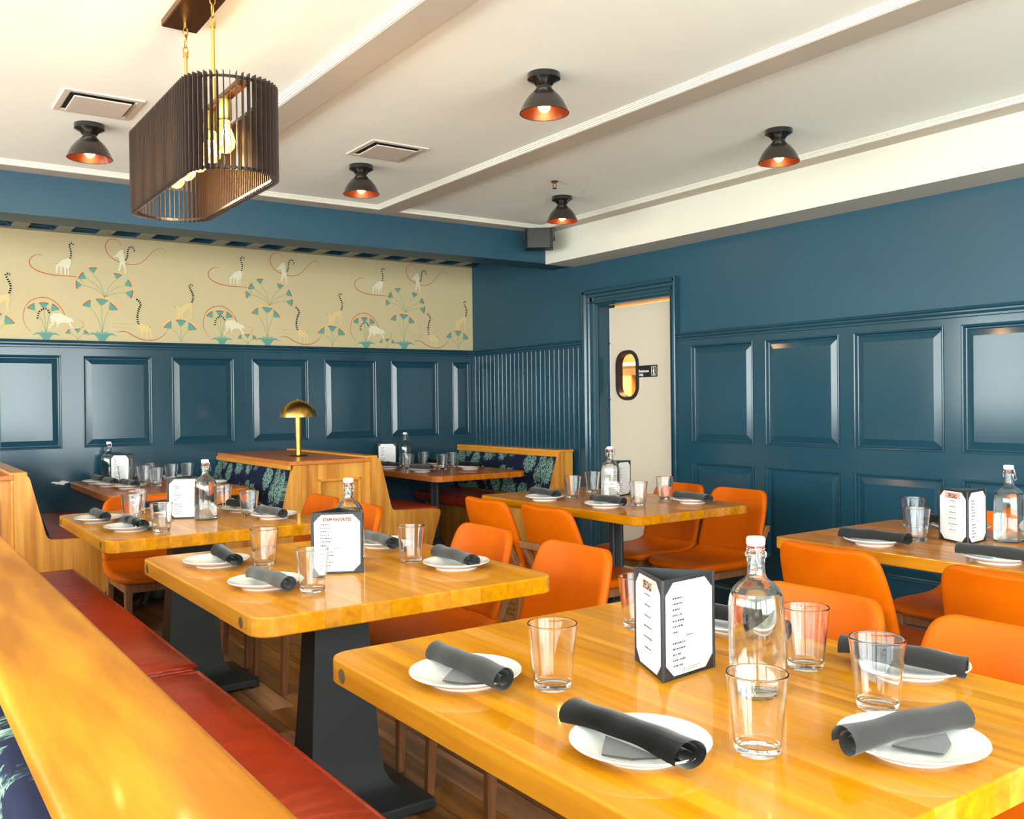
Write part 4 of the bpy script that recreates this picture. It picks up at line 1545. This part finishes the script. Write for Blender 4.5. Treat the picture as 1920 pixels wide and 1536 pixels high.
setting(1.268, 6.660, 0, 'at the inner left of ' + B2)
setting(1.285, 6.385, 2, 'at the middle left of ' + B2)
setting(1.345, 6.120, 5, 'at the front left of ' + B2)
setting(1.765, 6.690, 5, 'at the inner right of ' + B2, nap=False)
setting(1.820, 6.020, 5, 'at the front right of ' + B2, nap=False)
for q in ((1.400, 6.500, 'before the menu on ' + B2), (1.505, 6.440, 'second from left on ' + B2), (1.613, 6.700, 'farthest back on ' + B2), (1.512, 6.150, 'nearest the front of ' + B2), (1.684, 6.445, 'right of centre on ' + B2), (1.806, 6.500, 'rightmost on ' + B2)):
    tumbler(*q)
setting(3.360, 6.500, 3, 'at the inner left of ' + B3)
setting(3.392, 6.035, 8, 'at the front left of ' + B3)
setting(3.825, 6.520, 12, 'at the inner right of ' + B3)
setting(3.812, 6.020, 3, 'at the front right of ' + B3)
for q in ((3.445, 6.340, 'before the bottle on ' + B3), (3.669, 6.500, 'at the back of ' + B3), (3.595, 6.080, 'in the middle of ' + B3), (3.784, 6.250, 'rightmost on ' + B3)):
    tumbler(*q)

# ------------------------------------------------------------------ brass mushroom lamp
lamp = thing('table_lamp', 'brass mushroom table lamp on the oak booth partition', 'lamp', (2.425, 6.03, .938))
G().lathe([(0, 0), (.062, 0), (.064, .004), (.060, .008), (.02, .010), (0, .010)], 32).obj('base', 'brass_dark', lamp, smooth=40)
G().lathe([(0, .009), (.0195, .009), (.0205, .09), (.0235, .20), (.0255, .268), (0, .268)], 28).obj('stem', 'brass', lamp, smooth=40)
dome = [(.124 * cos(R(a)), .268 + .118 * sin(R(a))) for a in range(0, 90, 6)] + [(0, .386)]
dome_in = [(.1215 * cos(R(a)), .268 + .1155 * sin(R(a))) for a in range(84, -1, -6)]
G().lathe(dome + [(0, .3835)] + dome_in + [(.124, .268)], 48).obj('shade', 'brass', lamp, smooth=60)
G().lathe([(0, .384), (.008, .384), (.008, .390), (.005, .394), (0, .395)], 16).obj('finial', 'brass', lamp, smooth=40)

# ------------------------------------------------------------------ ceiling fixtures
def ceiling_lamp_proto():
    t = thing('ceiling_lamp', 'black bell ceiling lamp', 'lamp', group='black bell shaped ceiling lamps')
    G().lathe([(0, 0), (.064, 0), (.065, -.004), (.065, -.022), (.058, -.026), (.040, -.036), (.030, -.050), (.031, -.058), (0, -.058)], 40).obj('canopy', 'black_gloss', t, smooth=40)
    o_ = [(.030, -.056), (.040, -.066), (.060, -.086), (.078, -.110), (.090, -.135), (.0955, -.150)]
    G().lathe([(0, -.056)] + o_ + [(.0975, -.153), (.0955, -.155)], 48).obj('shade', 'bronze_enamel', t, smooth=40)
    i_ = [(.0935, -.153), (.0875, -.135), (.0755, -.111), (.058, -.088), (.038, -.068), (0, -.060)]
    G().lathe(i_, 40).obj('inner_reflector', 'copper_inner', t, smooth=60, recalc=False)
    G().lathe([(0, -.062), (.014, -.062), (.014, -.095), (0, -.095)], 16).obj('socket', 'brass_dark', t, smooth=40)
    G().lathe([(0, -.092), (.012, -.095), (.022, -.110), (.025, -.124), (.021, -.138), (.010, -.148), (0, -.150)], 20).obj('bulb', 'filament_glow', t, smooth=60)
    return t


KZ = (ZC - 1.30) / 1.30
cl0 = ceiling_lamp_proto()
for i, (x_, y_, lab) in enumerate(((2.227, 2.935, 'black bell ceiling lamp nearest the camera, at the top centre'), (3.645, 2.925, 'black bell ceiling lamp nearest the right soffit'),
                                    (3.655, 4.640, 'black bell ceiling lamp above the corner speaker'), (2.237, 4.615, 'black bell ceiling lamp beside the middle air vent'),
                                    (.860, 4.610, 'black bell ceiling lamp left of the slatted pendant'))):
    o = cl0 if i == 0 else copy_tree(cl0)
    x_, y_ = x_ * KZ, y_ * KZ
    o.location = (x_, y_, ZC)
    o['label'] = lab
    pl = bpy.data.lights.new('bulb_light', 'POINT')
    pl.energy = .7
    pl.color = (1, .55, .2)
    pl.shadow_soft_size = .025
    po = bpy.data.objects.new('bulb_light', pl)
    po.location = (x_, y_, ZC - .165)
    COL.objects.link(po)

# air vents


def vent_proto():
    t = thing('air_vent', 'square ceiling air vent', 'vent', group='square ceiling air vents')
    g = G()
    S = .155
    rings = [[(-q, -q, z), (q, -q, z), (q, q, z), (-q, q, z)] for q, z in ((S, 0), (S, -.004), (S - .003, -.006), (S - .024, -.006), (S - .036, .004))]
    g.loft(rings, cap=False)
    g.obj('frame', 'grey_white', t, recalc=False)
    G().box((-S + .03, -S + .03, -.0005), (S - .03, S - .03, .0)).obj('throat', 'gap_dark', t)
    G().box((-.112, -.112, -.015), (.112, .112, -.009), .003, 2).obj('centre_plate', 'grey_white', t)
    for s in (-1, 1):
        G().box((s * .09 - .008, -.02, -.014), (s * .09 + .008, .02, 0)).obj('bracket', 'grey_white', t)
    return t


v0 = vent_proto()
v0.location = (.835 * KZ, 4.281 * KZ, ZC)
v0['label'] = 'square ceiling air vent left of the slatted pendant'
v1 = copy_tree(v0)
v1.location = (2.221 * KZ, 4.273 * KZ, ZC)
v1['label'] = 'square ceiling air vent between the two ceiling bands'

spr = thing('sprinkler_head', 'small brass sprinkler head beside the far ceiling lamp', 'sprinkler', (3.36 * KZ, 4.335 * KZ, ZC))
G().lathe([(0, 0), (.022, 0), (.020, -.004), (.009, -.006), (.009, -.012), (0, -.012)], 16).obj('escutcheon', 'brass_dark', spr, smooth=40)
g = G()
g.tube(smooth_path([(-.009, 0, -.010), (-.012, 0, -.024), (-.004, 0, -.036), (0, 0, -.040)], 4), .002, 6)
g.tube(smooth_path([(.009, 0, -.010), (.012, 0, -.024), (.004, 0, -.036), (0, 0, -.040)], 4), .002, 6)
g.obj('frame', 'brass_dark', spr, smooth=60)
G().lathe([(0, -.040), (.013, -.040), (.013, -.043), (0, -.043)], 14).obj('deflector', 'brass_dark', spr, smooth=40)

# corner loudspeaker
sp = thing('loudspeaker', 'small black loudspeaker in the corner below the ceiling', 'speaker', (3.985, 5.33, 2.545), R(-38))
pol = [(-.105, .040), (-.105, -.030), (-.072, -.075), (.072, -.075), (.105, -.030), (.105, .040)]
g = G()
g.prism(round_poly([(-.100, .06), (-.100, -.030), (-.085, -.085), (.085, -.085), (.100, -.030), (.100, .06)], [.01, .012, .014, .014, .012, .01]), lambda u, v, t: (u, v, t), -.155, -.022)
g.obj('cabinet', 'rubber_black', sp, smooth=40)
g = G()
g.prism(round_poly([(-.080, -.145), (.080, -.145), (.080, -.034), (-.080, -.034)], [.012] * 4), lambda u, v, t: (u, t, v), -.090, -.084)
g.obj('grille', 'rubber_black', sp)
g = G()
g.tube([(-.108, .0, -.085), (-.108, .0, -.004), (.108, .0, -.004), (.108, .0, -.085)], .005, 6)
g.obj('bracket', 'black_metal', sp)
for s in (-1, 1):
    o = G().lathe([(0, 0), (.012, 0), (.012, .012), (0, .012)], 12).obj('knob', 'black_metal', sp, smooth=40)
    o.location = (s * .102, 0, -.085)
    o.rotation_euler = (0, R(90) * s, 0)

# small spotlight in the coffers
so = thing('spotlight', 'small black spotlight in the coffers above the wallpaper', 'light', (2.78, 6.62, ZCO))
G().box((-.02, -.10, -.004), (.20, .0, .03), .004, 1).obj('housing', 'black_metal', so)
G().lathe([(0, -.012), (.018, -.012), (.022, .0), (.022, .03), (0, .03)], 16, (.04, -.05, 0)).obj('lens', 'steel_wire', so, smooth=40)

# ------------------------------------------------------------------ slatted pendant
PX, PY, PZ0, PZ1 = .8725, 2.962, 1.952, 2.222
PR, PL = .128, .605            # end radius, straight length
pend = thing('pendant_lamp', 'oval slatted dark metal pendant hung on brass rods', 'lamp', (PX, PY, ZC))


def stadium(s, r=PR):
    """point and outward normal at arc length s along the oval (reference radius PR)"""
    per = 2 * PL + 2 * pi * PR
    s %= per
    if s < PL:
        return (r, -PL / 2 + s), (1, 0)
    s -= PL
    if s < pi * PR:
        a = s / PR
        return (r * cos(a), PL / 2 + r * sin(a)), (cos(a), sin(a))
    s -= pi * PR
    if s < PL:
        return (-r, PL / 2 - s), (-1, 0)
    s -= PL
    a = pi + s / PR
    return (r * cos(a), -PL / 2 + r * sin(a)), (cos(a), sin(a))


per = 2 * PL + 2 * pi * PR
NF = 118
fin_me = G().box((-.010, -.0009, PZ0 - ZC), (.010, .0009, PZ1 - ZC)).mesh('slat', 'fin_metal')
for i in range(NF):
    (a, b), (nx_, ny_) = stadium(per * i / NF)
    o = link('slat', fin_me, pend, loc=(a, b, 0), rot=(0, 0, math.atan2(ny_, nx_)))
for zz in (PZ0 + .008, PZ1 - .010):
    g = G()
    rings = []
    for i in range(97):
        s = per * i / 96
        (a, b), (nx_, ny_) = stadium(s)
        rings.append([(a + nx_ * q, b + ny_ * q, zz + w_ - ZC) for q, w_ in ((-.0125, -.004), (-.0075, -.004), (-.0075, .004), (-.0125, .004))])
    g.loft(rings, cap=False)
    bmesh.ops.remove_doubles(g.bm, verts=g.bm.verts, dist=1e-6)
    g.obj('rim', 'black_metal', pend)
G().box((-.016, -PL / 2 - PR + .012, PZ1 - .030 - ZC), (.016, PL / 2 + PR - .012, PZ1 - .014 - ZC), .002, 1).obj('cross_bar', 'brass_dark', pend)
G().box((-.058, -.235, -.024), (.058, .200, 0), .003, 1).obj('canopy', 'brass_dark', pend)
for yy in (-.160, .128):
    zt = -.024
    g = G()
    g.tube([(0, yy, PZ1 - .014 - ZC), (0, yy, zt - .105)], .0055, 10)
    g.obj('rod', 'brass_rod', pend, smooth=60)
    g = G()
    g.tube([(0, yy, zt + .002), (0, yy, zt - .018)], .006, 8)
    lk = [(.008 * cos(a), yy, zt - .030 + .015 * sin(a)) for a in [2 * pi * i / 14 for i in range(14)]]
    g.tube(lk, .0022, 6, closed=True)
    lk = [(0, yy + .009 * cos(a), zt - .060 + .022 * sin(a)) for a in [2 * pi * i / 14 for i in range(14)]]
    g.tube(lk, .0022, 6, closed=True)
    lk = [(.008 * cos(a), yy, zt - .092 + .014 * sin(a)) for a in [2 * pi * i / 14 for i in range(14)]]
    g.tube(lk, .0022, 6, closed=True)
    g.tube([(0, yy, zt - .098), (0, yy, zt - .112)], .0085, 10)
    g.obj('chain_link', 'brass', pend, smooth=60)
for i in range(5):
    yy = -.262 + .131 * i
    b = G().lathe([(0, 0), (.020, 0), (.020, -.055), (.016, -.060), (0, -.060)], 20, (0, yy, PZ1 - .030 - ZC)).obj('socket', 'brass', pend, smooth=40)
    zb = PZ1 - .088 - ZC
    bb_ = G().lathe([(0, 0), (.013, -.002), (.015, -.018), (.024, -.040), (.029, -.060), (.026, -.080), (.014, -.094), (0, -.098)], 20, (0, yy, zb)).obj('bulb', 'amber_glass', pend, smooth=60)
    fg = G()
    for q in range(6):
        a_ = q * pi / 3
        fg.tube([(.006 * cos(a_), yy + .006 * sin(a_), zb - .030), (.011 * cos(a_), yy + .011 * sin(a_), zb - .072)], .0016, 5)
    fg.lathe([(0, -.004), (.004, -.006), (.003, -.03), (0, -.032)], 8, (0, yy, zb))
    fg.obj('filament', 'filament_hot', bb_)

for i in range(5):
    l_ = bpy.data.lights.new('pendant_bulb_light', 'POINT')
    l_.energy = .8
    l_.color = (1, .62, .30)
    l_.shadow_soft_size = .03
    lo = bpy.data.objects.new('pendant_bulb_light', l_)
    lo.location = (PX, PY - .262 + .131 * i, 2.015)
    COL.objects.link(lo)
